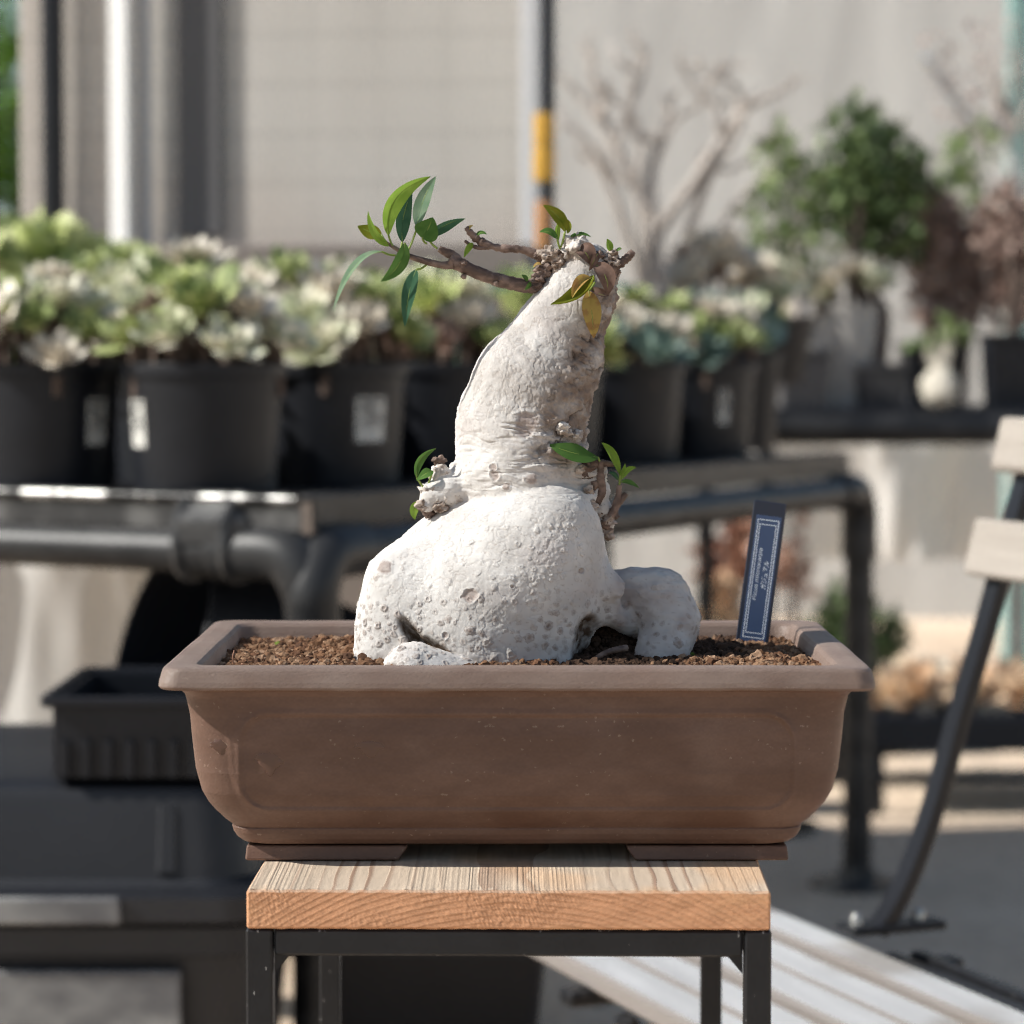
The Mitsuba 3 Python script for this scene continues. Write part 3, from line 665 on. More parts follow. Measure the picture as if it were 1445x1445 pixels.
# white fat-stemmed plant
t = thing('caudex_plant', 'small plant with a fat white stem on the rear shelf', 'plant')
b = W(1327, 545, 5.34)
add('stem', blob([b[0], 5.34, zt2 + 0.038], 0.038, 5, 0.2, 3, (0.95, 0.95, 1.05)), 'pale_caudex', t, True)
add('branch', limbs([b[0], 5.34, zt2 + 0.06], [W(1345, 470, 5.34), W(1310, 478, 5.34), W(1330, 462, 5.36)], 0.017, g, 0.006), 'pale_caudex', t, 40)
add('foliage', leaf_cloud([W(1305, 478, 5.34), W(1340, 462, 5.34)], [0.022, 0.03], 40, 0.035, g), 'bush_light', t)


def shrub(name, label, base, tips, r0, bark, clumps, rad, n, size, leafm, wob=0.03):
    k = thing(name, label, 'shrub')
    add('trunk', limbs(base, tips, r0, g, wob), bark, k, 40)
    if n: add('crown', leaf_cloud(clumps, rad, n, size, g), leafm, k)
    return k


# the bare pale shrub: forking limbs with knobby tips
t = thing('bare_shrub', 'bare pale shrub with forked leafless branches right of the bonsai', 'shrub')
Yb = 6.2
fork = {'trunk': [((925, 430), (922, 385), (925, 340), (918, 295), 0.024)],
        'stem': [((915, 430), (900, 380), (885, 330), (868, 280), 0.016), ((935, 430), (945, 385), (968, 340), (985, 285), 0.017), ((920, 430), (912, 370), (905, 320), (900, 250), 0.012), ((930, 430), (960, 395), (1000, 350), (1030, 300), 0.012)],
        'branch': [((868, 280), (850, 240), (838, 210), (815, 185), 0.010), ((985, 285), (1005, 240), (1030, 205), (1050, 160), 0.012), ((900, 250), (905, 200), (890, 150), (893, 100), 0.009), ((1030, 300), (1055, 270), (1075, 250), (1095, 215), 0.008), ((918, 300), (895, 255), (872, 215), (850, 160), 0.017), ((920, 300), (920, 240), (938, 190), (945, 150), 0.015), ((925, 330), (955, 290), (985, 250), (1020, 195), 0.018),
                   ((860, 190), (830, 150), (805, 120), (780, 100), 0.009), ((850, 165), (848, 130), (835, 105), (838, 85), 0.011), ((868, 205), (890, 150), (905, 110), (912, 75), 0.009),
                   ((1015, 200), (1040, 165), (1075, 140), (1115, 122), 0.012), ((1020, 195), (1010, 150), (985, 130), (965, 100), 0.010), ((1040, 170), (1045, 135), (1030, 115), (1010, 108), 0.009),
                   ((940, 185), (965, 160), (985, 150), (1002, 118), 0.008), ((900, 265), (870, 250), (845, 235), (825, 225), 0.008), ((985, 250), (1010, 240), (1030, 240), (1060, 225), 0.008), ((930, 205), (905, 190), (890, 170), (880, 150), 0.008)]}
for kind, segs in fork.items():
    for i, (p0, p1, p2, p3, r) in enumerate(segs):
        dy = 0.0 if i < 1 and kind == 'trunk' else g.uniform(-0.05, 0.05)
        r *= 0.95
        add(kind, tube([W(*p0, Yb), W(*p1, Yb + dy * 0.4), W(*p2, Yb + dy * 0.8), W(*p3, Yb + dy)], [r, r * 0.85, r * 0.75, r * 0.6], 9, 14), 'grey_bark', t, 40)
gt = np.random.default_rng(88)
for x0, y0 in ((850, 160), (945, 150), (1020, 195), (780, 100), (838, 85), (912, 75), (1115, 122), (965, 100), (1010, 108), (1002, 118), (825, 225), (1060, 225), (880, 150), (815, 185), (1050, 160), (893, 100), (1095, 215), (985, 250), (905, 200), (870, 250)):
    for _ in range(2):
        a_ = -math.pi / 2 + gt.uniform(-1.1, 1.1); L_ = gt.uniform(22, 52)
        add('twig', tube([W(x0, y0, Yb), W(x0 + L_ * 0.5 * math.cos(a_), y0 + L_ * 0.5 * math.sin(a_) , Yb + gt.uniform(-.04, .04)), W(x0 + L_ * math.cos(a_ + 0.3), y0 + L_ * math.sin(a_ + 0.3), Yb + gt.uniform(-.06, .06))], [0.006, 0.0045, 0.003], 6, 7), 'grey_bark', t, 40)
pb = W(925, 440, Yb)
kk = thing('round_pot', 'black pot holding the bare pale shrub behind the succulents', 'pot')
add('body', lathe([(0, pb[2] - 0.14), (0.09, pb[2] - 0.14), (0.105, pb[2]), (0.111, pb[2]), (0.111, pb[2] + 0.012), (0.1, pb[2] + 0.012), (0.098, pb[2] - 0.005), (0, pb[2])], 40, (pb[0], pb[1], 0)), 'black_plastic', kk, 35)
t = thing('plant_stand', 'slim black stand under the bare shrub pot', 'stand')
zz = pb[2] - 0.141
add('top', cbox([pb[0] - 0.13, Yb - 0.13, zz - 0.02], [pb[0] + 0.13, Yb + 0.13, zz], 0.003), 'black_steel', t)
for sx in (-1, 1):
    for sy in (-1, 1):
        add('leg', bar([pb[0] + sx * 0.11, Yb + sy * 0.11, 0], [pb[0] + sx * 0.11, Yb + sy * 0.11, zz - 0.0205], 0.018, 0.018, 0.002), 'black_steel', t)

YB = 5.66
cl = [W(x, y, YB + dy) for x, y, dy in ((1200, 185, 0), (1240, 200, .05), (1265, 240, 0), (1215, 245, -.04), (1185, 250, .03), (1235, 290, 0), (1290, 270, .05), (1205, 305, 0), (1270, 315, -.03), (1245, 350, 0), (1180, 290, .05))]
shrub('green_shrub', 'dense dark green shrub on the rear shelf', [sp[1][0], sp[1][1], sp[1][2]], [W(1215, 240, YB), W(1270, 260, YB), W(1190, 290, YB)], 0.014, 'dark_bark', cl, [0.064] * len(cl), 1150, 0.04, 'bush_leaf')
cl = [W(x, y, 5.5) for x, y in ((1100, 215), (1135, 240), (1110, 270), (1085, 300), (1130, 310), (1150, 345), (1090, 350), (1120, 375))]
shrub('light_shrub', 'sparse light green shrub left of the dense green one', [sp[0][0], sp[0][1], sp[0][2]], [W(1100, 220, 5.5), W(1140, 250, 5.5), W(1085, 300, 5.5), W(1120, 340, 5.45)], 0.009, 'grey_bark', cl, [0.055] * len(cl), 420, 0.034, 'bush_light')
cl = [W(x, y, 5.7) for x, y in ((1310, 300), (1340, 330), (1375, 350), (1330, 380), (1395, 390), (1300, 350), (1360, 420), (1320, 430))]
shrub('rust_shrub', 'reddish brown leaved shrub right of the dense green one', [sp[2][0], sp[2][1], sp[2][2]], [W(1310, 310, 5.7), W(1350, 340, 5.7), W(1390, 380, 5.7)], 0.011, 'dark_bark', cl, [0.06] * len(cl), 1300, 0.034, 'rust_leaf')
cl = [W(x, y, 5.6) for x, y in ((1420, 290), (1445, 330), (1410, 340), (1450, 400), (1425, 420), (1470, 350))]
shrub('rust_shrub', 'reddish brown leaved shrub at the right picture edge', [sp[3][0], sp[3][1], sp[3][2]], [W(1420, 300, 5.6), W(1450, 340, 5.6), W(1470, 360, 5.6)], 0.011, 'dark_bark', cl, [0.055] * len(cl), 900, 0.032, 'rust_leaf')
# tall thin twiggy shrub at top right
tips = [W(x, y, 6.3) for x, y in ((1315, 90), (1340, 130), (1390, 60), (1420, 50), (1440, 90), (1375, 180), (1400, 120), (1450, 140), (1360, 70))]
tw = shrub('twiggy_shrub', 'tall thin twiggy grey shrub at the upper right', [W(1440, 420, 6.3)[0], 6.3, 0.0], [tips[4], tips[7], W(1425, 200, 6.3)], 0.014, 'grey_bark', tips + [W(1410, 70, 6.3), W(1430, 110, 6.3)], [0.06] * 11, 90, 0.026, 'twig_grey')
for p in tips: add('twig', limbs(W(1425, 200, 6.3), [p], 0.008, g, 0.03), 'grey_bark', tw, 40)
cl = [W(x, y, 6.0) for x, y in ((1360, 230), (1340, 260), (1385, 200), (1365, 290))]
shrub('light_shrub', 'sparse pale green shrub between the dense green one and the edge', [W(1365, 480, 6.0)[0], 6.0, zt2], [W(1360, 230, 6.0), W(1385, 200, 6.0), W(1340, 260, 6.0)], 0.008, 'grey_bark', cl, [0.06] * 4, 170, 0.034, 'bush_light')
t = thing('metal_stake', 'slanting grey metal stake with a glinting tip at the upper right', 'stake')
add('rod', tube([W(1307, 85, 6.1), W(1362, 165, 6.14), W(1440, 262, 6.2), np.append(W(1560, 420, 6.3)[:2], 0.0)], 0.008, 10, 20), 'post_grey', t, 40)
add('tip', trimesh.Trimesh(np.array(ico4.vertices) * 0.012 + W(1307, 85, 6.1), ico4.faces, process=False), 'chrome', t, True)
# small succulents that fill the rear shelf
for i, (px, py, Y, m_, sz, lb) in enumerate(((1080, 400, 5.0, ['succ_cream', 'succ_pale'], 0.06, 'cream rosettes at the left rear of the shelf table'), (1195, 395, 5.5, ['succ_cream', 'succ_pale'], 0.055, 'pale yellow rosettes under the green shrub'),
                                            (1150, 420, 5.5, ['succ_pale', 'succ_brown'], 0.05, 'brownish rosettes left of the grey pots'), (1000, 370, 4.9, ['succ_cream', 'succ_brown'], 0.07, 'large cream rosettes below the bare shrub'), (1050, 455, 4.62, ['succ_blue', 'succ_pale'], 0.06, 'blue grey rosette plant right of the pot row'))):
    p = W(px, py, Y)
    zb_ = p[2] - 0.06
    k = thing('round_pot', f'{"pale grey" if Y > 5.3 else "black"} pot under the {lb}', 'pot')
    base = zt2 if Y > 5.3 else ZT if Y < 4.7 else 0.0
    if Y > 5.3 or Y < 4.7:
        add('body', lathe([(0, base), (0.05, base), (0.062, zb_), (0.066, zb_), (0.066, zb_ + 0.01), (0.058, zb_ + 0.01), (0.055, zb_ - 0.01), (0, zb_ - 0.01)], 32, (p[0], p[1], 0)), 'pot_pale' if Y > 5.3 else 'black_plastic', k, 35)
    else:
        add('body', lathe([(0, 0), (0.09, 0), (0.1, 0.012), (0.012, 0.02), (0.012, zb_ - 0.125), (0.07, zb_ - 0.12), (0.09, zb_), (0.08, zb_), (0, zb_ - 0.01)], 32, (p[0], p[1], 0)), 'black_plastic', k, 35)
    succulents(p[0], p[1], zb_, 0.05, m_, lb, 400 + i, None, rows=5, size=sz, width=0.34)

# things under and beyond the pipe table at right
t = thing('low_shelf', 'low black shelf holding orange and cream succulents at right', 'shelf')
YL = 5.15
x0, x1 = W(1225, 1040, YL)[0], W(1700, 1040, YL)[0]; z1, z0 = W(0, 1010, YL)[2], W(0, 1062, YL)[2]
add('tray', cbox([x0, YL, z0], [x1, YL + 0.35, z1], 0.006), 'black_plastic', t)
add('lower_rail', bar([x0, YL, W(0, 1098, YL)[2]], [x1, YL, W(0, 1098, YL)[2]], 0.02, 0.018, 0.002), 'black_steel', t)
for xx in (x0 + 0.02, x1 - 0.02):
    for yy in (YL + 0.02, YL + 0.33): add('leg', bar([xx, yy, 0], [xx, yy, z0], 0.025, 0.025, 0.002), 'black_steel', t)
for i, (px, py, sz, m_) in enumerate(((1285, 945, 0.095, ['succ_orange', 'succ_cream']), (1370, 965, 0.08, ['succ_orange', 'succ_cream']), (1440, 950, 0.09, ['succ_orange', 'succ_cream']), (1245, 985, 0.06, ['succ_orange', 'succ_cream']), (1330, 990, 0.06, ['succ_cream', 'succ_orange']))):
    p = W(px, py, YL + 0.1)
    nm = ['largest one left of the bench bar', 'half hidden by the bench bar', 'at the right picture edge', 'small one nearest the pot', 'small one in front of the largest'][i]
    k = thing('orange_succulent', f'orange and cream rosette plant on the low shelf, {nm}', 'succulent', 'rosettes on the low shelf')
    gg = np.random.default_rng(500 + i)
    add('rosette', rosette([p[0], p[1], z1 + 0.02], sz, 26, gg, (0, -0.5), 0.26), m_[0], k)
    add('rosette', rosette([p[0] + sz * 0.5, p[1] + 0.05, z1 + 0.03], sz * 0.8, 24, gg, (0.2, -0.4), 0.26), m_[1], k)
    add('stem', tube([[p[0], p[1], z1 - 0.001], [p[0], p[1], z1 + 0.03]], 0.012, 8), 'dark_bark', k, 40)
g = np.random.default_rng(91)
for name, label, px, ptop, pc, Y, m_, n, r in (('red_plant', 'tall thin plant with dark red leaves beyond the plant tag', 1118, 735, 790, 6.2, 'red_leaf', 70, 0.035), ('orange_plant', 'orange leaved plant beyond the right root', 1030, 740, 770, 5.6, 'red_leaf', 160, 0.05),
                                            ('orange_plant', 'yellow orange rosette plant low beyond the right root', 1022, 820, 835, 5.2, 'succ_orange', 120, 0.035), ('green_plant', 'dark green bushy plant right of the plant tag', 1185, 845, 890, 5.6, 'bush_leaf', 380, 0.075), ('green_plant', 'dark green plant at the far table leg', 1235, 870, 900, 6.0, 'bush_leaf', 260, 0.06)):
    p = W(px, pc, Y); k = thing(name, label, 'plant')
    add('stem', limbs([p[0], Y, 0.13], [W(px, ptop, Y), W(px - 12, pc, Y), W(px + 14, pc - 10, Y)], 0.008, g, 0.015), 'dark_bark', k, 40)
    add('foliage', leaf_cloud([p, W(px - 14, pc + 20, Y), W(px + 10, ptop + 12, Y), W(px + 16, pc + 35, Y)], [r, r, r * 0.8, r], n, 0.04, g), m_, k)
    kp = thing('round_pot', f'dark pot on the ground under the {label.split(" beyond")[0].split(" right")[0].split(" at")[0]}', 'pot')
    add('body', lathe([(0, 0), (0.07, 0), (0.09, 0.15), (0.095, 0.15), (0.095, 0.16), (0.086, 0.16), (0.084, 0.13), (0, 0.13)], 32, (p[0], Y, 0)), 'black_plastic', kp, 35)

# ------------------------------------------------------------------ garden bench
ZB = W(1235, 1310, 2.35)[2]
E0 = G(1235, 1337, ZB); S = np.array([-0.355, 0.935, 0]); N = np.array([0.935, 0.355, 0]); K = np.array([0, 0, 1.0])
t = thing('garden_bench', 'folding garden bench with weathered white slats and black steel frame', 'bench')
for k in range(5):
    o = E0 - N * (0.0255 + k * 0.0515) - K * (0.009 + 0.0035 * (k % 2))
    far = (0.25, 0.25, 0.25, 0.25, 0.25, 0.24)[k]
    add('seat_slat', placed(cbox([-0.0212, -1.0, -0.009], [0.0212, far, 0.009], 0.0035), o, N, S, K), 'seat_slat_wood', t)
for s in (0.02, -0.75):
    add('cross_rail', placed(cbox([-0.27, -0.012, -0.012], [0.09, 0.012, 0], 0.002), E0 + S * s - K * 0.0185, N, S, K), 'black_steel', t)
for n_ in (0.03, 0.055):
    add('frame_rail', placed(cbox([-0.006, -1.0, -0.02], [0.006, 0.03, 0.0], 0.002), E0 + N * n_ - K * 0.012, N, S, K), 'black_steel', t)
px = [(1228, 1314), (1246, 1290), (1272, 1240), (1302, 1160), (1326, 1080), (1348, 1000), (1381, 890), (1403, 810), (1423, 735), (1445, 655), (1458, 590)]
b0 = E0 + N * 0.008 + S * 0.02
pts = []
for x, y in px:
    d = FWD + np.array([1.0, 0, 0]) * (x + 8 - HALF) / F + UP * (HALF - y) / F
    pts.append(EYE + d * ((b0 - EYE) @ S / (d @ S)))
for s in (0.0, -0.72):
    P = spline(np.array(pts) + S * s, 28); tg = np.gradient(P, axis=0); tg /= np.linalg.norm(tg, axis=1, keepdims=True)
    nr = np.cross(tg, S)
    rings = [np.array([p + S * a * 0.011 + q * b * 0.006 for a, b in ((-.9, -1), (.9, -1), (1, -.8), (1, .8), (.9, 1), (-.9, 1), (-1, .8), (-1, -.8))]) for p, q in zip(P, nr)]
    add('back_bar', loft(rings), 'post_black', t, 25)
    add('bracket', placed(cbox([-0.03, -0.016, -0.008], [0.06, 0.016, -0.001], 0.002), P[0] + K * 0.008 - S * 0.0, N, S, K), 'black_steel', t)
    for d in (-0.018, 0.04):
        add('bolt', lathe([(0, 0.007), (0.004, 0.006), (0.006, 0.002), (0.006, -0.004), (0, -0.004)], 14, P[0] + K * 0.010 + N * d), 'galvanised', t, 30)
    add('leg', bar(E0 + N * 0.05 + S * (s + 0.02) - K * 0.02, np.append((E0 - N * 0.24 + S * (s + 0.02))[:2], 0.0), 0.024, 0.012, 0.002, side=S), 'black_steel', t)
    add('leg', bar(E0 - N * 0.24 + S * (s - 0.03) - K * 0.032, np.append((E0 + N * 0.05 + S * (s - 0.03))[:2], 0.0), 0.024, 0.012, 0.002, side=S), 'black_steel', t)
for ya, yb, xl in ((818, 730, 1360), (670, 587, 1398)):
    ym = (ya + yb) / 2
    i = int(np.argmin(np.abs(np.array([q[1] for q in px]) - ym))); P = pts[i]
    Pf = np.array(pts); zc = W(1410, ym, P[1])[2]; j = np.argsort(Pf[:, 2]); pc = np.array([np.interp(zc, Pf[j, 2], Pf[j, a]) for a in range(3)])
    h = (yb - ya) * -P[1] / F / 2 * 0.93
    tilt = N * 0.25 + K; tilt /= np.linalg.norm(tilt); nrm = np.cross(S, tilt)
    add('back_slat', placed(cbox([-h, -0.85, -0.008], [h, 0.024, 0.008], 0.003), pc - N * 0.016, tilt, S, -nrm), 'tan_slat_wood', t)

# ------------------------------------------------------------------ plant stand with the wooden board
YF = 1.353
ztop = W(722, 1257, YF)[2]; zbot = W(722, 1313, YF)[2]
bx0, bx1 = W(347, 1285, YF)[0], W(1087, 1285, YF)[0]
t = thing('wooden_stand', 'square black steel stand with a thick sawn wooden top', 'stand')
yaw = math.radians(-1.0); ex, ey = np.array([math.cos(yaw), math.sin(yaw), 0]), np.array([-math.sin(yaw), math.cos(yaw), 0])
O = np.array([(bx0 + bx1) / 2, YF, 0]); hw = (bx1 - bx0) / 2


def board():
    """The board as one sheet with slightly ragged sawn edges."""
    m = cbox([-hw, 0, zbot + 0.0004], [hw, 0.43, ztop], 0.0011)
    for _ in range(6):
        L = m.edges_unique_length
        if L.max() < 0.006: break
        v, f = trimesh.remesh.subdivide_to_size(m.vertices, m.faces, 0.006, max_iter=12); m = trimesh.Trimesh(v, f)
    v = np.array(m.vertices); edge = np.exp(-((v[:, 2] - zbot) / 0.0012) ** 2) + np.exp(-((v[:, 2] - ztop) / 0.0018) ** 2)
    v[:, 2] += edge * 0.0011 * (meshkit.noise(v * [420, 40, 0] + 3.3) - 0.5) * (v[:, 1] < 0.01)
    v[:, 1] += 0.0009 * (meshkit.fbm(v * [130, 60, 130], 3) - 0.5) * (v[:, 1] < 0.01)
    return trimesh.Trimesh(v, m.faces, process=False)


add('wooden_top', placed(board(), O, ex, ey, [0, 0, 1]), 'board_wood', t, 30)
sq = 0.0133


def fb(lo, hi, c=0.0012): return placed(cbox(lo, hi, c), O, ex, ey, [0, 0, 1])


for y0 in (0.001, 0.415):
    add('top_rail', fb([-hw + sq + .0003, y0, zbot - sq], [hw - sq - .0003, y0 + sq, zbot]), 'black_steel', t)
    add('lower_rail', fb([-hw + sq + .0003, y0, 0.10], [hw - sq - .0003, y0 + sq, 0.10 + sq]), 'black_steel', t)
    for x0 in (-hw - 0.0006, hw - sq + 0.0006):
        add('leg', fb([x0, y0 - 0.0004, 0.0], [x0 + sq, y0 + sq, zbot]), 'black_steel', t)
for x0 in (-hw, hw - sq):
    add('side_rail', fb([x0, sq + 0.0016, zbot - sq], [x0 + sq, 0.4146, zbot]), 'black_steel', t)
    add('side_rail', fb([x0, sq + 0.0016, 0.10], [x0 + sq, 0.4146, 0.10 + sq]), 'black_steel', t)
for s in (-1, 1):
    c = s * (hw - sq - 0.0002)
    gm = trimesh.Trimesh(np.array([[c, 0.004, zbot - sq], [c - s * 0.0075, 0.004, zbot - sq], [c, 0.004, zbot - sq - 0.009], [c, 0.0085, zbot - sq], [c - s * 0.0075, 0.0085, zbot - sq], [c, 0.0085, zbot - sq - 0.009]]), np.array([[0, 1, 2], [3, 5, 4], [0, 3, 4], [0, 4, 1], [1, 4, 5], [1, 5, 2], [0, 2, 5], [0, 5, 3]]), process=False)
    add('gusset', placed(gm, O, ex, ey, [0, 0, 1]), 'black_steel', t)

# ------------------------------------------------------------------ bonsai pot
YP = 1.392                                     # depth of the rim's front edge
zr = W(722, 943, YP)[2]
pl, pr_ = W(228, 943, YP)[0], W(1231, 943, YP)[0]
PX, PHX = (pl + pr_) / 2, (pr_ - pl) / 2 * 1.018
PHY = 0.1325; PY = YP + PHY
zfoot = ztop + 0.0003
H = zr - zfoot                                 # pot height with its feet
NS, NC = 260, 26                               # points along a long side and round a corner


def pot_ring(inset, z, r=0.026, bulge=0.0, dz=None):
    hx, hy = PHX - inset, PHY - inset; r = max(r, 0.006)
    pts_ = []
    xs = np.linspace(-(hx - r), hx - r, NS, endpoint=False); ys = np.linspace(-(hy - r), hy - r, 110, endpoint=False)
    an = np.linspace(0, math.pi / 2, NC, endpoint=False)
    pts_ += [np.stack([xs, -hy - bulge * (1 - (xs / hx) ** 2)], 1)]
    pts_ += [np.stack([hx - r + r * np.sin(an), -hy + r - r * np.cos(an)], 1)]
    pts_ += [np.stack([hx + bulge * 0.5 * (1 - (ys / hy) ** 2), ys], 1)]
    pts_ += [np.stack([hx - r + r * np.cos(an), hy - r + r * np.sin(an)], 1)]
    pts_ += [np.stack([-xs, hy + bulge * (1 - (xs / hx) ** 2)], 1)]
    pts_ += [np.stack([-hx + r - r * np.sin(an), hy - r + r * np.cos(an)], 1)]
    pts_ += [np.stack([-hx - bulge * 0.5 * (1 - (ys / hy) ** 2), -ys], 1)]
    pts_ += [np.stack([-hx + r - r * np.cos(an), -hy + r - r * np.sin(an)], 1)]
    q = np.vstack(pts_); zz = np.full(len(q), z)
    return np.hstack([q + [PX, PY], zz[:, None]])


outer = [(0.0215, -0.0125), (0.0205, -0.006), (0.0195, -0.0022), (0.0178, -0.0004), (0.0150, 0.0), (0.008, 0.0003), (0.0045, 0.0), (0.0030, -0.0006), (0.0021, -0.0018), (0.0016, -0.0035), (0.0005, -0.0078), (0.0003, -0.0102), (0.0012, -0.0116), (0.0065, -0.0121), (0.0098, -0.0131), (0.0113, -0.0158), (0.0122, -0.020), (0.0135, -0.0267), (0.0148, -0.0413), (0.0163, -0.056), (0.0190, -0.0673), (0.0220, -0.0735), (0.0255, -0.0785), (0.0300, -0.0830), (0.0335, -0.0858), (0.0342, -0.0866), (0.0338, -0.0872), (0.0345, -0.0900), (0.0362, -0.0930), (0.0390, -0.0955), (0.0425, -0.0965), (0.047, -0.0967)]
oz = np.array(outer); s_ = np.concatenate([[0], np.cumsum(np.hypot(np.diff(oz[:, 0]), np.diff(oz[:, 1])))])
ss = np.unique(np.concatenate([s_, np.linspace(0, s_[-1], 110)]))
ins, zz = np.interp(ss, s_, oz[:, 0]), np.interp(ss, s_, oz[:, 1])
zz = zz * (H / 0.1053)
rings = []
for a, z in zip(ins, zz):
    bul = 0.0030 * float(np.clip((-z - 0.016) / 0.02, 0, 1)) * float(np.clip((0.1 + z) / 0.03, 0, 1))
    r = pot_ring(a, zr + z, r=0.011 + 0.010 * float(np.clip((-z - 0.011) / 0.006, 0, 1)) * float(np.clip((0.09 + z) / 0.01, 0.3, 1)), bulge=bul)
    onfront = np.abs(r[:, 0] - PX) / PHX
    if z < -0.016:                              # the sunk cartouche on the long sides
        lx = np.abs(r[:, 0] - PX); cz, hz = -0.0505, 0.0245; rx = 0.014
        dx_, dz_ = np.maximum(lx - (0.141 - rx), 0), max(abs(z - cz) - (hz - rx), 0)
        sd = np.hypot(dx_, dz_) - rx
        dep = 0.0011 * np.clip(-sd / 0.0016 + 0.5, 0, 1) + 0.0007 * np.exp(-((sd - 0.0014) / 0.0013) ** 2) * -1
        front_ = np.abs(np.abs(r[:, 1] - PY) - (PHY - a)) < 0.008
        r[:, 1] += np.where(front_, np.sign(PY - r[:, 1]) * dep, 0)
    # hand-made unevenness
    q = r * [9, 9, 22]
    r[:, 2] += 0.0011 * (meshkit.fbm(np.stack([r[:, 0] * 16, r[:, 1] * 16, r[:, 2] * 0], 1) + 2.1, 2, 4) - 0.5) * (1 if z > -0.02 else 0.4)
    r[:, 1] += 0.0010 * (meshkit.fbm(q, 3, 8) - 0.5)
    rings.append(r)
t = thing('bonsai_pot', 'low rectangular unglazed brown clay bonsai pot with a wide rim', 'pot')
pm = loft(rings, False, True)
add('body', pm, 'clay', t, True)
add('inner_floor', cbox([PX - PHX + 0.028, PY - PHY + 0.028, zr - 0.075], [PX + PHX - 0.028, PY + PHY - 0.028, zr - 0.03], 0.004), 'clay', t)
zf1 = zr - 0.0966 * H / 0.1053
for sx in (-1, 1):
    for sy in (-1, 1):
        fx0, fx1 = PHX - 0.0415, PHX - 0.126
        lo = np.array([[fx0, 0], [fx1, 0], [fx1 + 0.004, 1], [fx0 + 0.0006, 1]]); pts_ = []
        for x, k in lo:
            zc = zf1 - 0.0006 if k == 0 else zfoot
            for yy in (PHY - 0.0418 + 0.0012 * k, PHY - 0.085):
                pts_.append([PX + sx * x, PY + sy * yy, zc])
        q = trimesh.Trimesh(np.array(pts_), process=False).convex_hull
        hb = m3.Manifold(m3.Mesh(np.array(q.vertices, np.float32), np.array(q.faces, np.uint32)))
        small = [m3.Manifold.sphere(0.0012, 12).translate(list(np.array(p) + (np.array([PX + sx * (PHX - 0.08), PY + sy * (PHY - 0.06), (zf1 + zfoot) / 2]) - p) * np.array([0.0012 / 0.035, 0.0012 / 0.02, 0.0012 / 0.0035]))) for p in pts_]
        rb = m3.Manifold.batch_hull(small).to_mesh()
        add('foot', trimesh.Trimesh(rb.vert_properties[:, :3], rb.tri_verts, process=False), 'clay', t, 35)
# raised clay drips under the rim
for (cx, cy, wd, hh) in ((380, 1072, 0.0075, 0.0075), (524, 1052, 0.0085, 0.0045), (312, 1052, 0.0062, 0.0045)):
    p = W(cx, cy, YP + 0.0125)
    near = np.vstack(rings); d = np.hypot(near[:, 0] - p[0], near[:, 2] - p[2]) + (near[:, 1] > PY) * 9; ys_ = near[np.argmin(d), 1]
    m = trimesh.creation.icosphere(subdivisions=3); v = np.array(m.vertices)
    k = 0.55 + 0.9 * meshkit.fbm(v * [2.4, 0.5, 3.2] + cx, 4, 3)
    drop = np.exp(-(v[:, 0] / 0.35) ** 2) * (v[:, 2] < 0)
    v = np.stack([v[:, 0] * k * wd, v[:, 1] * 0.0008, v[:, 2] * k * hh * np.where(v[:, 2] < 0, 0.6, 0.8) * (1 + 1.0 * drop)], 1)
    add('clay_drip', trimesh.Trimesh(v + [p[0], ys_ + 0.0004, p[2]], m.faces, process=False), 'clay_drip', t, True)

# ------------------------------------------------------------------ soil
Y0 = 1.52
zs = zr - 0.0115


def soil_h(x, y):
    e = np.minimum(np.minimum(x - (PX - PHX + 0.02), PX + PHX - 0.02 - x), np.minimum(y - (PY - PHY + 0.02), PY + PHY - 0.02 - y))
    return zs + 0.004 * (meshkit.fbm(np.stack([x * 22, y * 22, x * 0], -1), 3, 2) - 0.5) + 0.003 * np.exp(-((x - 0.145) / 0.02) ** 2 - ((y - 1.46) / 0.05) ** 2) + 0.004 * np.clip(e / 0.05, 0, 1) + 0.022 * np.exp(-((x - 0.047) / 0.026) ** 2 - ((y - 1.545) / 0.036) ** 2)


gx, gy = np.meshgrid(np.linspace(PX - PHX + 0.0175, PX + PHX - 0.0175, 150), np.linspace(PY - PHY + 0.0175, PY + PHY - 0.0175, 100), indexing='ij')
sv = np.stack([gx, gy, soil_h(gx, gy) - 0.0012], -1).reshape(-1, 3)
ii = np.arange(150 * 100).reshape(150, 100)
sf = np.stack([ii[:-1, :-1], ii[1:, :-1], ii[1:, 1:], ii[:-1, 1:]], -1).reshape(-1, 4)
VS, FS, CS = [sv], [np.vstack([sf[:, [0, 1, 2]], sf[:, [0, 2, 3]]])], [np.tile([0.055, 0.03, 0.018], (len(sv), 1))]
ico = trimesh.creation.icosphere(subdivisions=1); iv, if_ = np.array(ico.vertices), np.array(ico.faces)
o = len(sv)
gs = np.random.default_rng(5)
NG = 9500
px_, py_ = gs.uniform(PX - PHX + 0.021, PX + PHX - 0.021, NG), gs.uniform(PY - PHY + 0.021, PY + PHY - 0.021, NG)
hz_ = soil_h(px_, py_)
pal = np.array([[0.17, 0.09, 0.05], [0.22, 0.13, 0.078], [0.12, 0.06, 0.034], [0.27, 0.17, 0.11], [0.085, 0.045, 0.028]])
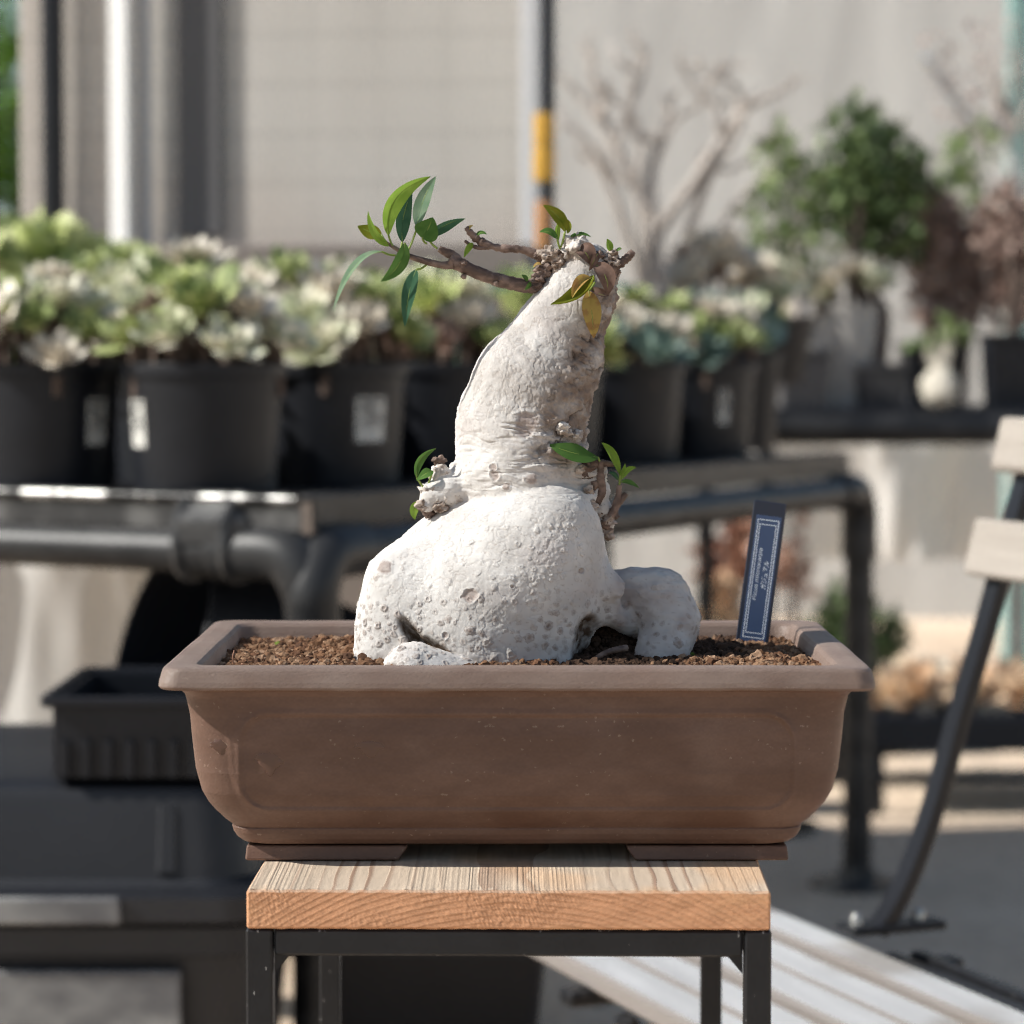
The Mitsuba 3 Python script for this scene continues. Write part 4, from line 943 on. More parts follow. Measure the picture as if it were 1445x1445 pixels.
for i in range(NG):
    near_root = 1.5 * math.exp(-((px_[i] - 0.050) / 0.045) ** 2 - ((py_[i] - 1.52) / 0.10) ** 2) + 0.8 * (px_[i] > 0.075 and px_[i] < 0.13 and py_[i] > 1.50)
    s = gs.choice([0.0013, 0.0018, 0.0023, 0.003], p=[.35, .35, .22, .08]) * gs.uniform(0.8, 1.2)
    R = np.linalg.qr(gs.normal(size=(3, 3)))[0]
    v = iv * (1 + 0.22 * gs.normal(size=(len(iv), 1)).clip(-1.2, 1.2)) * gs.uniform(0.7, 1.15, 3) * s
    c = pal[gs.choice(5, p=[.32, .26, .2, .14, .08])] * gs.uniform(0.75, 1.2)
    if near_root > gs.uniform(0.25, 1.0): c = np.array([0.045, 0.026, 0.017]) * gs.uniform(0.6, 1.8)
    if gs.uniform() < 0.006: c = np.array([0.12, 0.16, 0.03])
    VS.append(v @ R.T + [px_[i], py_[i], hz_[i] + gs.uniform(-0.0006, 0.0022)]); FS.append(if_ + o); CS.append(np.tile(c, (len(iv), 1))); o += len(iv)
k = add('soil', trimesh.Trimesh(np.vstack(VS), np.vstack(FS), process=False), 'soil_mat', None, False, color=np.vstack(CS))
tag(k, 'coarse reddish brown granular soil filling the bonsai pot', 'soil', kind='stuff')


# ------------------------------------------------------------------ bonsai: trunk and roots as one continuous surface
SC = Y0 / F


def B(p):
    """From the tree's own plan (pixels across and down in the plane of the trunk, and d pixels back) to metres."""
    p = np.atleast_2d(np.asarray(p, float))
    y = (HALF - p[:, 2]) / F; dirs = FWD[None] + np.outer((p[:, 0] - HALF) / F, [1, 0, 0]) + np.outer(y, UP)
    w_ = EYE + dirs * (Y0 / dirs[:, 1:2])
    w_[:, 1] += p[:, 1] * SC
    return w_


def B1(x, d, y): return B([x, d, y])[0]


def cap_(P, a, b, ra, rb, flat=1.0):
    (ax, ad, ay), (bx, bd, by) = a, b
    ux, ud, uy = bx - ax, (bd - ad) / flat, by - ay; L = ux * ux + ud * ud + uy * uy + 1e-9
    x, d, y = P; qx, qd, qy = x - ax, (d - ad) / flat, y - ay
    t_ = np.clip((qx * ux + qd * ud + qy * uy) / L, 0, 1)
    return np.sqrt((qx - t_ * ux) ** 2 + (qd - t_ * ud) ** 2 + (qy - t_ * uy) ** 2) - (ra + (rb - ra) * t_)


def ell(P, c, r, rot=0.0):
    x, d, y = P[0] - c[0], P[1] - c[1], P[2] - c[2]
    if rot: x, y = x * math.cos(rot) + y * math.sin(rot), -x * math.sin(rot) + y * math.cos(rot)
    k0 = np.sqrt((x / r[0]) ** 2 + (d / r[1]) ** 2 + (y / r[2]) ** 2); k1 = np.sqrt((x / r[0] ** 2) ** 2 + (d / r[1] ** 2) ** 2 + (y / r[2] ** 2) ** 2)
    return k0 * (k0 - 1) / np.maximum(k1, 1e-6)


def smin(a, b, k):
    h = np.clip(0.5 + 0.5 * (b - a) / k, 0, 1)
    return b + (a - b) * h - k * h * (1 - h)


def smax(a, b, k): return -smin(-a, -b, k)


def trunk_sdf(x, d, y):
    P = (x, d, y)
    # leaning neck
    n_ = cap_(P, (828, 8, 385), (815, 4, 420), 42, 50)
    n_ = smin(n_, cap_(P, (815, 4, 420), (790, 0, 468), 50, 60), 14)
    n_ = smin(n_, cap_(P, (790, 0, 468), (752, -2, 545), 60, 82), 14)
    n_ = smin(n_, cap_(P, (752, -2, 545), (733, -4, 605), 82, 86), 18)
    n_ = smin(n_, ell(P, (826, -8, 505), (28, 45, 34)), 16)               # swelling on the right of the neck
    n_ = smin(n_, cap_(P, (733, -4, 605), (737, -4, 655), 86, 96), 18)
    n_ = smin(n_, ell(P, (733, 6, 684), (110, 88, 50)), 22)
    for c, r, k in (((613, -46, 694), 19, 8), ((634, -46, 690), 22, 12), ((621, -40, 664), 14, 8), ((604, -50, 708), 12, 6), ((838, -36, 664), 20, 12), ((842, -34, 690), 19, 10), ((848, -34, 716), 15, 8), ((853, -34, 738), 12, 6), ((830, -56, 700), 10, 8)):
        n_ = smin(n_, ell(P, c, (r, r, r * 0.95)), k)
    # the swollen body
    b_ = ell(P, (712, -4, 822), (140, 138, 140))
    b_ = smin(b_, ell(P, (738, -38, 790), (102, 100, 108)), 30)
    b_ = smin(b_, ell(P, (608, -6, 880), (90, 104, 106)), 85)
    b_ = smin(b_, ell(P, (650, 0, 905), (122, 116, 92)), 50)
    b_ = smin(b_, cap_(P, (778, -60, 735), (778, -72, 935), 60, 52), 40)  # the ridge down the right front
    b_ = smin(b_, cap_(P, (690, -60, 850), (700, -66, 990), 76, 74), 40)  # front column to the soil
    b_ = smin(b_, cap_(P, (562, -62, 815), (536, -72, 980), 42, 41), 40)  # left leg
    # cavities
    cv = np.minimum(cap_(P, (574, -128, 866), (598, -142, 900), 7, 14, 3.4), cap_(P, (602, -140, 900), (652, -150, 922), 16, 8, 2.2))
    b_ = smax(b_, -cv, 7)
    cv = cap_(P, (836, -110, 884), (848, -110, 985), 24, 58, 1.9)
    b_ = smax(b_, -cv, 10)
    all_ = smin(n_, b_, 6)
    # roots
    lump = cap_(P, (590, -150, 938), (690, -142, 966), 47, 36)
    all_ = smin(all_, lump, 5)
    r_ = cap_(P, (806, -36, 802), (856, -50, 826), 38, 24)
    r_ = smin(r_, cap_(P, (856, -40, 858), (908, 14, 892), 21, 16), 14)
    all_ = smin(all_, r_, 22)
    R_ = cap_(P, (836, 14, 838), (898, 8, 837), 32, 35)
    R_ = smin(R_, cap_(P, (898, 8, 837), (930, -2, 847), 35, 44), 14)
    R_ = smin(R_, cap_(P, (930, -2, 847), (944, -14, 878), 44, 42), 14)
    R_ = smin(R_, cap_(P, (944, -14, 878), (934, -40, 916), 42, 36), 14)
    R_ = smin(R_, cap_(P, (934, -40, 916), (910, -66, 970), 36, 36), 14)
    all_ = smin(all_, R_, 3)
    return all_


tv, tf = surface_nets(trunk_sdf, (478, -215, 326), (1004, 170, 985), 2.5)
m = trimesh.Trimesh(tv, tf, process=False)
comps = m.split(only_watertight=False)
m = max(comps, key=lambda c: len(c.faces))
tv, tf = trimesh.remesh.subdivide(m.vertices, m.faces)
tv = np.array(tv)


def grad(v, e=1.0):
    g_ = np.stack([trunk_sdf(*(v + np.eye(3)[k] * e).T) - trunk_sdf(*(v - np.eye(3)[k] * e).T) for k in range(3)], 1)
    return g_ / np.maximum(np.linalg.norm(g_, axis=1, keepdims=True), 1e-6)


for _ in range(2):
    nn = grad(tv); tv = tv - nn * np.clip(trunk_sdf(*tv.T), -2, 2)[:, None]
nn = grad(tv)
base = tv.copy(); X_, D_, Y_ = base.T
fb_ = lambda s, o_=4, sd=0: meshkit.fbm(base / np.array(s), o_, sd) - 0.5
neck = 1 / (1 + np.exp((Y_ - 690 + 0.05 * (X_ - 730)) / 10))
axis_x = np.interp(Y_, [385, 420, 468, 545, 605, 690, 800], [828, 815, 790, 752, 733, 735, 735])
rough = np.clip((X_ - axis_x - 10 + 44 * fb_((30, 30, 40), 3, 5)) / 30, 0, 1) * np.clip((690 - Y_) / 60, 0, 1)
disp = 9 * fb_((95, 95, 95), 3, 1) + 3.0 * fb_((34, 34, 34), 2, 2) + 0.9 * fb_((7, 7, 7), 3, 3)
wq = base.copy(); wq[:, 2] += 26 * fb_((55, 55, 40), 2, 42); wr = np.abs(meshkit.fbm(wq / np.array([55, 55, 9.5]), 3, 6) - 0.5)                                       # wrinkles round the neck
disp -= neck * np.clip((Y_ - 560) / 60, 0, 1) * 4.2 * np.clip(0.16 - wr, 0, 1) / 0.16 * np.clip(0.6 + 3 * fb_((30, 30, 26), 2, 41), 0, 1.4)
disp += neck * 2.6 * fb_((14, 14, 15), 3, 7)
crack = np.clip(1 - np.abs(fb_((34, 34, 50), 4, 8)) / 0.03, 0, 1) * np.clip(0.5 + 5 * fb_((45, 45, 45), 2, 18), 0, 1)
disp += rough * (15 * fb_((19, 19, 21), 4, 9) + 6 * fb_((7, 7, 7), 3, 19) - 2.0 * crack)
crack2 = np.clip(1 - np.abs(fb_((14, 14, 17), 4, 28)) / 0.035, 0, 1) * np.clip(0.4 + 4 * fb_((40, 40, 40), 2, 29), 0, 1)
disp -= rough * 2.2 * crack2
worm = np.clip(1 - np.abs(fb_((20, 20, 22), 3, 11)) / 0.03, 0, 1) * (1 - neck)
disp -= 0.55 * worm
# colour: pale chalky bark, browner where rough, dirty at the foot
pale = np.array([0.67, 0.645, 0.615]); grey = np.array([0.48, 0.45, 0.42]); brown = np.array([0.215, 0.16, 0.128]); dark = np.array([0.045, 0.03, 0.022])
mixc = lambda a, b, k: a * (1 - k[:, None]) + b * k[:, None]
col = mixc(np.tile(pale, (len(tv), 1)), grey, np.clip(0.5 + 2.2 * fb_((40, 40, 40), 4, 12), 0, 1) * 0.75)
upper = neck * np.clip((640 - Y_) / 70, 0, 1)
fl = np.abs(fb_((9, 12, 20), 3, 31)); flake = np.clip(1 - fl / 0.05, 0, 1)
disp += upper * (1.4 * fb_((9, 12, 20), 3, 32) - 0.8 * flake)
col = mixc(col, np.array([0.40, 0.37, 0.345]), upper * np.clip(0.65 + 2.4 * fb_((28, 28, 44), 4, 33), 0, 1) * 0.9)
col = mixc(col, np.array([0.30, 0.26, 0.23]), upper * flake * 0.45)
col = mixc(col, np.array([0.47, 0.415, 0.40]), np.clip(2.2 * fb_((70, 70, 55), 4, 34), 0, 1) * 0.6)
col = mixc(col, np.array([0.35, 0.29, 0.25]), np.clip((np.abs(fb_((5, 5, 5), 2, 35)) - 0.26) * 9, 0, 0.5))
col = mixc(col, brown, rough * np.clip(0.75 + 1.8 * fb_((22, 22, 22), 4, 13), 0, 1))
col = mixc(col, dark, rough * np.clip(-0.25 - 3.2 * fb_((19, 19, 21), 4, 9), 0, 0.8))
col = mixc(col, dark, rough * crack * 0.85)
col = mixc(col, dark, rough * crack2 * 0.5)
col = mixc(col, np.array([0.36, 0.31, 0.275]), np.clip(worm - 0.2, 0, 1) * 0.35)
rootm = np.clip((X_ - 858) / 14, 0, 1) * (Y_ > 780)
col = mixc(col, np.array([0.40, 0.35, 0.33]), rootm * np.clip(0.5 + 2 * fb_((30, 30, 30), 3, 14), 0, 1))
disp += rootm * (5 * fb_((22, 22, 22), 3, 44) + 2.2 * fb_((30, 30, 6), 3, 45))
# warts (lenticels)
tree_kd = cKDTree(tv); gw = np.random.default_rng(12)
cand = np.where((nn[:, 1] < 0.35) & (Y_ > 735) & (Y_ < 945))[0]
seeds = []
for i in gw.permutation(cand):
    x, d, y = base[i]
    prob = 0.10 + 0.55 * np.clip((y - 800) / 90, 0, 1) ** 1.3 + 0.35 * math.exp(-((x - 775) / 28) ** 2) + 0.5 * (x < 600 and y > 845)
    if x > 862: prob *= 0.3
    if gw.uniform() < prob: seeds.append((i, gw.uniform(2.3, 4.4) + 2.2 * (gw.uniform() < 0.16) * np.clip((y - 820) / 80, 0, 1)))
    if len(seeds) > 1400: break
kept, kp = [], []
for i, r in seeds:
    if all(np.linalg.norm(base[i] - base[j]) > (r + q) * 1.35 for j, q in kept): kept.append((i, r))
    if len(kept) > 520: break
# vertical chains of small warts on the ridge
for x0, y0, y1, step in ((795, 690, 770, 7), (783, 715, 850, 8), (770, 735, 860, 9), (755, 770, 850, 11), (812, 705, 780, 10), (640, 760, 830, 14)):
    for y in np.arange(y0, y1, step):
        x = x0 + gw.uniform(-6, 6); _, i = tree_kd.query([x, -150, y + gw.uniform(-2, 2)])
        dd = np.hypot(base[cand, 0] - x, base[cand, 2] - y) + (base[cand, 1] > 0) * 99
        i = cand[np.argmin(dd)] if len(cand) else i
        kept.append((i, gw.uniform(2.0, 3.6)))
for i, r in kept:
    idx = np.array(tree_kd.query_ball_point(base[i], r * 1.5))
    if not len(idx): continue
    q = base[idx] - base[i]; q -= np.outer(q @ nn[i], nn[i])
    th_ = gw.uniform(0, 3.14); qa, qb = q[:, 0] * math.cos(th_) + q[:, 2] * math.sin(th_), -q[:, 0] * math.sin(th_) + q[:, 2] * math.cos(th_); es = gw.uniform(0.75, 1.25)
    rho = np.sqrt((qa * es) ** 2 + (qb / es) ** 2 + q[:, 1] ** 2) / r * (1 + 0.8 * (meshkit.noise(base[idx] / 3.5) - 0.5))
    ring = np.exp(-((rho - 0.72) / 0.30) ** 2); pit = np.exp(-(rho / 0.42) ** 2)
    lf = float(X_[i] < 600 and Y_[i] > 840); hgt = gw.uniform(0.10, 0.32) + 0.16 * lf; disp[idx] += r * (hgt * ring + gw.uniform(-0.1, 0.35) * pit)
    kbrown = np.clip((Y_[i] - 800 + 45 * (X_[i] < 580)) / 70, 0, 1) * gw.uniform(0.45, 1.0) * min(1.0, r / 4.2)
    tint = np.array([0.27, 0.185, 0.14]) if gw.uniform() < 0.6 else np.array([0.15, 0.09, 0.065])
    col[idx] = mixc(col[idx], tint, kbrown * np.clip(1.25 - rho, 0, 1) * 0.9)
    col[idx] = mixc(col[idx], np.array([0.20, 0.14, 0.105]), (0.16 + 0.14 * lf + 0.5 * kbrown) * np.exp(-((rho - 1.12) / 0.17) ** 2) * (0.4 + 0.9 * meshkit.noise(base[idx] / 3)))
# cut scars
for x, y, r, dpt in ((666, 829, 11, 2.2), (632, 883, 5, 1.6), (742, 597, 17, 1.5), (549, 793, 9, -2.0), (697, 656, 5, 1.2), (699, 668, 7, 1.4), (750, 672, 8, -2.5), (714, 682, 5, -1.6), (817, 797, 3.5, 2.5), (723, 816, 3, 1.5)):
    idx = np.where((np.hypot(X_ - x, (Y_ - y)) < r * 1.6) & (nn[:, 1] < 0))[0]
    rho = np.hypot(X_[idx] - x, (Y_[idx] - y) * 1.05) / r * (1 + 1.1 * (meshkit.fbm(base[idx] / 11, 3) - 0.5))
    disp[idx] += -dpt * np.clip(1.1 - rho, 0, 0.5) * 2 + 1.0 * np.exp(-((rho - 1.15) / 0.22) ** 2)
    col[idx] = mixc(col[idx], np.array([0.33, 0.265, 0.235]), (0.35 + 0.9 * meshkit.fbm(base[idx] / 5, 3)).clip(0, 0.9) * np.clip((1.12 - rho) * 3, 0, 1))
# dark brown in the cavities, soil clinging at the foot
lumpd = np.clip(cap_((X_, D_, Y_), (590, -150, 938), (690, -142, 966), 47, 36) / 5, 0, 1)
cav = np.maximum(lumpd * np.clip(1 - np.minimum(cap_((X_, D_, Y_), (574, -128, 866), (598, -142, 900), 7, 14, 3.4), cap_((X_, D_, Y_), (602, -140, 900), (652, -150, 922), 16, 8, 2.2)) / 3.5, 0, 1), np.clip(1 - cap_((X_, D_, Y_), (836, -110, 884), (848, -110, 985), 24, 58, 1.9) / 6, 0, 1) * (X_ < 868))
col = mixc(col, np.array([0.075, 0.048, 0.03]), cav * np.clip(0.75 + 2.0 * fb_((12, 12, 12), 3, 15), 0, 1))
foot = np.clip((Y_ - 918 + 30 * fb_((14, 14, 14), 3, 16)) / 12, 0, 1)
col = mixc(col, np.array([0.13, 0.09, 0.06]), foot * 0.75)
tv = tv + nn * disp[:, None]
tree = thing('bonsai_tree', 'bonsai fig with a fat white swollen trunk and few leaves', 'bonsai')
add('trunk', trimesh.Trimesh(B(tv), tf[:, ::-1], process=False), 'bark', tree, True, color=np.clip(col, 0.01, 0.9))


# branches, knobs and leaves
def branch(pts_, r, mat='twig_bark', name='branch', n=26, knob=0.25, seed=0):
    P_ = spline(pts_, n); rr = np.interp(np.linspace(0, 1, n), np.linspace(0, 1, len(r)), r)
    rr = rr * (1 + knob * (meshkit.noise(np.stack([np.arange(n) * 0.9 + seed * 13, np.zeros(n), np.zeros(n)], 1)) - 0.4))
    return add(name, tube(B(P_), rr * SC, 14), mat, tree, True)


branch([(765, -8, 405), (742, -14, 404), (704, -20, 396), (675, -26, 386), (650, -28, 375), (634, -30, 368)], [10, 9.5, 9, 8.5, 9.5, 8], n=40)
branch([(640, -30, 374), (623, -32, 375), (585, -36, 365), (565, -38, 355), (544, -40, 342)], [7, 5, 4, 3, 2], knob=0.15, seed=2)
branch([(648, -28, 372), (640, -26, 362), (630, -25, 357), (620, -25, 352)], [8, 6.5, 6, 4.5], seed=3)
branch([(770, 6, 366), (740, 0, 353), (704, -4, 350), (680, -6, 342), (666, -8, 331), (658, -8, 321)], [8, 5.5, 5, 5.5, 5, 3.5], knob=0.5, n=44, seed=4)
branch([(690, -6, 349), (676, -7, 350), (664, -8, 346), (656, -9, 340)], [3.5, 3, 2.5, 2], seed=5)
branch([(862, -12, 378), (876, -14, 371), (886, -14, 363), (893, -14, 355)], [8, 6.5, 5.5, 5], knob=0.5, seed=6)
for q in (((706, 395), 5, -27), ((655, 372), 5, -36), ((700, 401), 4, -30), ((655, 391), 4, -32)):
    add('bud', blob(B1(q[0][0], q[2], q[0][1]), q[1] * SC, q[1], 0.4), 'twig_bark', tree, True)
knobs = [(814, -18, 351, 19, 'b'), (802, -12, 358, 13, 'b'), (778, -14, 362, 15, 'k'), (790, -18, 368, 11, 'k'), (768, -14, 381, 11, 't'), (762, -18, 392, 9, 't'), (758, -12, 400, 10, 't'), (750, -14, 405, 9, 't'), (865, -14, 360, 8, 'k'), (858, -20, 368, 6, 'k'), (870, -18, 372, 6, 'k'), (862, -8, 382, 11, 't'), (852, -24, 374, 6, 't'), (845, -20, 362, 8, 't'), (760, -6, 360, 6, 't'), (785, -20, 378, 8, 'k'), (838, -24, 415, 12, 'k'), (846, -20, 425, 9, 'k'),
         (620, -40, 650, 9, 't'), (621, -44, 667, 12, 'b'), (613, -48, 697, 18, 'b'), (600, -52, 710, 11, 'k'), (635, -50, 697, 14, 'b'), (606, -42, 722, 8, 't'), (622, -56, 712, 9, 'k'),
         (855, -40, 731, 12, 'k'), (856, -38, 750, 9, 'k'), (831, -62, 711, 10, 'k'), (821, -70, 703, 6, 'b'), (829, -44, 661, 15, 't'), (817, -62, 660, 7, 'k'), (792, -74, 603, 9, 'b'), (800, -70, 608, 6, 'b'), (813, -58, 612, 7, 'b'), (838, -40, 680, 13, 't'), (842, -34, 698, 12, 't'), (846, -36, 716, 11, 't'), (840, -52, 726, 6, 'k'), (830, -60, 690, 7, 'k'), (866, -34, 724, 7, 't')]
for i, (x, d, y, r, k) in enumerate(knobs):
    add('knob', blob(B1(x, d, y), r * SC, i, 0.85, 3, (1, 1, 0.9)), {'b': 'pale_knob', 'k': 'knob_bark', 't': 'twig_bark'}[k], tree, True)
M('pale_knob', bumped(principled(mikit.proc(lambda p, n, uv: mix((0.33, 0.27, 0.23), (0.60, 0.55, 0.50), smoothstep(0.3, 0.62, fbm(p.x * 260, p.y * 260, p.z * 260, 3)))), 0.8), lambda p, n, uv: fbm(p.x * 900, p.y * 900, p.z * 900, 3), 0.0011))
branch([(840, -46, 705), (848, -50, 690), (846, -54, 672), (846, -56, 648)], [7, 6, 5.5, 4], seed=7)
branch([(850, -42, 742), (862, -46, 722), (870, -48, 702), (872, -50, 682)], [7, 5.5, 5, 3.5], seed=8)
branch([(866, -46, 716), (874, -46, 704), (882, -46, 694)], [5, 4.5, 4], seed=9)
branch([(832, -48, 656), (842, -52, 652), (852, -52, 652), (864, -50, 654)], [7, 6, 4.5, 3], seed=10)


def leaf(b, c, tp_, w, mat, nrm=(0, -1, 0), fold=0.25, pet=None, label=None, curl=0.0, blunt=0.85, name='leaf'):
    b, c, tp_ = (np.array(q, float) for q in (b, c, tp_)); n_, mcol = 22, 9
    ts = np.linspace(0, 1, n_)[:, None]
    mid = (1 - ts) ** 2 * b + 2 * ts * (1 - ts) * c + ts ** 2 * tp_
    tg = np.gradient(mid, axis=0); tg /= np.linalg.norm(tg, axis=1, keepdims=True)
    side = np.cross(tg, np.array(nrm, float)); side /= np.linalg.norm(side, axis=1, keepdims=True)
    up_ = np.cross(side, tg); up_ *= np.sign((up_ @ np.array(nrm, float)).mean() or 1)
    tt = ts[:, 0]; wd = 0.5 * w * np.sin(np.pi * np.clip(tt ** blunt * 0.985 + 0.012, 0, 1)) ** 0.82
    v = []
    for i in range(n_):
        for s in np.linspace(-1, 1, mcol):
            a = s * curl; off = side[i] * wd[i] * (math.sin(a) / curl if curl else s) + up_[i] * wd[i] * ((1 - math.cos(a)) / curl if curl else 0)
            v.append(mid[i] + off + up_[i] * (fold * abs(s) * wd[i] + 0.03 * wd[i] * math.sin(7 * tt[i] + 2 * s)))
    f = []
    for i in range(n_ - 1):
        for j in range(mcol - 1):
            q = i * mcol + j; f += [[q, q + 1, q + mcol + 1], [q, q + mcol + 1, q + mcol]]
    key = add(name, trimesh.Trimesh(B(np.array(v)), np.array(f), process=False), mat, tree, True, label=label)
    rib = tube(B(mid - up_ * 0.5), np.linspace(0.9, 0.35, n_) * SC, 6)
    add('midrib', rib, 'petiole', key, True)
    if pet is not None: add('petiole', tube(B(spline([pet, (np.array(pet) + b) / 2 + [0, 0, 1.5], b], 8)), 1.5 * SC, 7), 'petiole', tree, True)
    return key


leaf((550, -42, 334), (540, -52, 276), (609, -58, 253), 29, 'leaf_bright', (0.62, -0.75, 0.25), 0.30, (556, -40, 349))
leaf((569, -34, 343), (566, -32, 305), (583, -36, 273), 21, 'leaf_dark', (0.25, -0.95, 0), 0.25, (566, -36, 356))
leaf((590, -30, 322), (592, -22, 285), (616, -20, 250), 21, 'leaf_pale', (-0.2, -1, 0.1), 0.2, (576, -34, 358))
leaf((597, -36, 338), (605, -40, 328), (612, -44, 309), 36, 'leaf_green', (0.1, -0.95, -0.3), 0.25, (603, -30, 345), blunt=0.75)
leaf((604, -26, 337), (626, -30, 316), (657, -28, 310), 19, 'leaf_dark', (0.2, -0.7, 0.7), 0.3, (618, -26, 352), label='dark green leaf with a dried brown end')
leaf((540, -28, 333), (524, -24, 330), (506, -24, 320), 22, 'leaf_olive', (0.2, -0.9, -0.3), 0.1, (548, -36, 344))
leaf((551, -42, 349), (527, -50, 335), (522, -50, 301), 13, 'leaf_bright', (-0.6, -0.7, -0.3), 0.4)
leaf((541, -46, 357), (500, -58, 358), (474, -66, 441), 15, 'leaf_pale', (-0.3, -0.55, -0.75), 0.35, (560, -40, 362))
leaf((573, -50, 345), (574, -58, 378), (540, -56, 399), 21, 'leaf_green', (0.3, -0.95, 0.1), 0.2, (577, -38, 361))
leaf((589, -42, 382), (577, -50, 408), (573, -48, 462), 20, 'leaf_dark', (-0.25, -0.95, 0.1), 0.2, (603, -34, 375))
leaf((668, -10, 344), (660, -14, 348), (655, -14, 364), 9, 'leaf_bright', (0.4, -0.9, 0), 0.3)
leaf((672, -10, 333), (678, -12, 326), (687, -12, 331), 8, 'leaf_green', (0, -0.7, -0.7), 0.2)
leaf((660, -10, 326), (662, -11, 320), (668, -12, 319), 6, 'leaf_yellow', (0, -0.7, -0.7), 0.2)
# tuft on the tip
leaf((797, -24, 328), (792, -30, 305), (766, -30, 291), 19, 'leaf_olive', (0.6, -0.75, 0.2), 0.3, (791, -20, 350))
leaf((786, -26, 338), (776, -32, 324), (761, -32, 329), 14, 'leaf_green', (0, -0.7, -0.7), 0.2, (790, -20, 352))
leaf((787, -22, 342), (784, -24, 325), (790, -24, 312), 8, 'leaf_bright', (0.3, -0.9, 0), 0.3)
leaf((800, -22, 330), (806, -26, 320), (800, -24, 311), 8, 'leaf_olive', (-0.4, -0.9, 0), 0.3)
leaf((803, -20, 336), (818, -24, 327), (833, -22, 335), 9, 'leaf_green', (0, -0.6, -0.8), 0.2, (796, -18, 345))
leaf((861, -20, 356), (860, -24, 347), (856, -24, 338), 10, 'leaf_bright', (0.2, -0.95, 0), 0.2)
leaf((868, -20, 356), (874, -22, 350), (876, -22, 353), 5, 'leaf_green', (0, -0.8, -0.5), 0.2)
leaf((745, -20, 398), (742, -26, 392), (736, -26, 389), 7, 'leaf_green', (0, -0.8, -0.5), 0.2); leaf((748, -22, 398), (748, -30, 404), (740, -30, 410), 6, 'leaf_green', (0.3, -0.9, 0), 0.2)
leaf((752, -20, 378), (758, -26, 371), (764, -24, 374), 7, 'leaf_yellow', (0, -0.7, -0.7), 0.2)
leaf((836, -52, 391), (822, -78, 428), (776, -70, 431), 32, 'leaf_olive', (-0.25, -0.75, -0.6), 0.1, (838, -30, 398), 'curled olive green leaf over the trunk tip', curl=1.5)
leaf((832, -60, 394), (815, -84, 398), (806, -74, 422), 20, 'leaf_yellow', (-0.4, -0.85, -0.2), 0.2, curl=1.2)
leaf((829, -58, 412), (834, -72, 440), (836, -66, 478), 27, 'leaf_yellow', (0.15, -0.98, -0.1), 0.14, (838, -40, 400), 'hanging yellow leaf at the trunk tip')
leaf((815, -36, 355), (826, -58, 352), (834, -40, 376), 34, 'leaf_brown', (0.25, -0.9, -0.3), -0.1, None, 'dried brown curled leaf', curl=1.1)
leaf((838, -44, 374), (858, -66, 388), (856, -50, 417), 32, 'leaf_brown', (0.3, -0.9, -0.1), -0.1, None, 'dried brown curled leaf', curl=1.0)
leaf((832, -48, 408), (846, -58, 420), (858, -48, 418), 16, 'leaf_brown', (0, -0.9, -0.5), 0.2, None, 'dried brown curled leaf', curl=1.2)
leaf((842, -40, 360), (838, -52, 366), (830, -46, 384), 12, 'leaf_brown', (0.5, -0.8, 0), 0.3, None, 'dried brown curled leaf')
# left tuft
leaf((590, -52, 672), (586, -62, 642), (617, -64, 631), 13, 'leaf_green', (0.5, -0.8, 0.2), 0.35, (604, -50, 690))
leaf((612, -62, 662), (606, -72, 662), (590, -66, 675), 15, 'leaf_green', (-0.1, -0.85, -0.5), 0.15, (604, -50, 686))
leaf((593, -54, 706), (582, -62, 714), (588, -62, 730), 13, 'leaf_bright', (0.2, -0.95, 0), 0.15, (602, -52, 710))
# right tufts
leaf((842, -62, 643), (812, -92, 640), (774, -86, 625), 30, 'leaf_green', (-0.15, -0.80, -0.58), 0.10, (846, -56, 650), blunt=0.95)
leaf((873, -54, 668), (862, -66, 634), (847, -64, 623), 15, 'leaf_bright', (0.75, -0.6, 0.2), 0.35, (872, -50, 682))
leaf((874, -52, 675), (884, -60, 656), (895, -58, 658), 9, 'leaf_bright', (0, -0.8, -0.6), 0.25); leaf((874, -52, 678), (884, -60, 674), (899, -58, 686), 8, 'leaf_green', (0, -0.8, -0.6), 0.25)
leaf((872, -52, 674), (878, -58, 662), (880, -56, 652), 7, 'leaf_bright', (0.4, -0.9, 0), 0.3); leaf((872, -52, 676), (864, -58, 664), (857, -56, 665), 7, 'leaf_dark', (0, -0.8, -0.5), 0.2)

# soil pieces and root hairs in front of the cavities
g = np.random.default_rng(3)
t = thing('perlite_chip', 'white chip lying on the dark soil by the right root', 'chip', 'white chips by the right root')
used.discard(t); labels.pop(t)
for (x, y, r, d, lb) in ((827, 926, 10, -100, 'largest white chip on the dark soil below the right cavity'), (862, 930, 7, -85, 'white chip left of the big right root'), (815, 938, 6, -120, 'small white chip at the foot of the trunk')):
    k = add('perlite_chip', blob(B1(x, d, y + 4), r * SC, int(x), 0.6, 2, (1, 0.7, 0.8)), 'perlite', None, False); tag(k, lb, 'chip')
root = add('root', tube(B(spline([(880, -90, 905), (855, -112, 908), (838, -120, 916), (828, -125, 925)], 14)), np.linspace(5, 3, 14) * SC, 8), 'twig_bark', tree, True)
k = add('reddish_sprout', join([tube(B(spline(q, 10)), 1.1 * SC, 6) for q in ([(345, -90, 935), (338, -95, 922), (340, -95, 908)], [(345, -90, 935), (352, -95, 926), (362, -95, 930)], [(342, -90, 935), (334, -95, 928), (330, -92, 932)])]), 'red_leaf', None, True)
tag(k, 'tiny reddish dry sprout in the left corner of the soil', 'sprout')

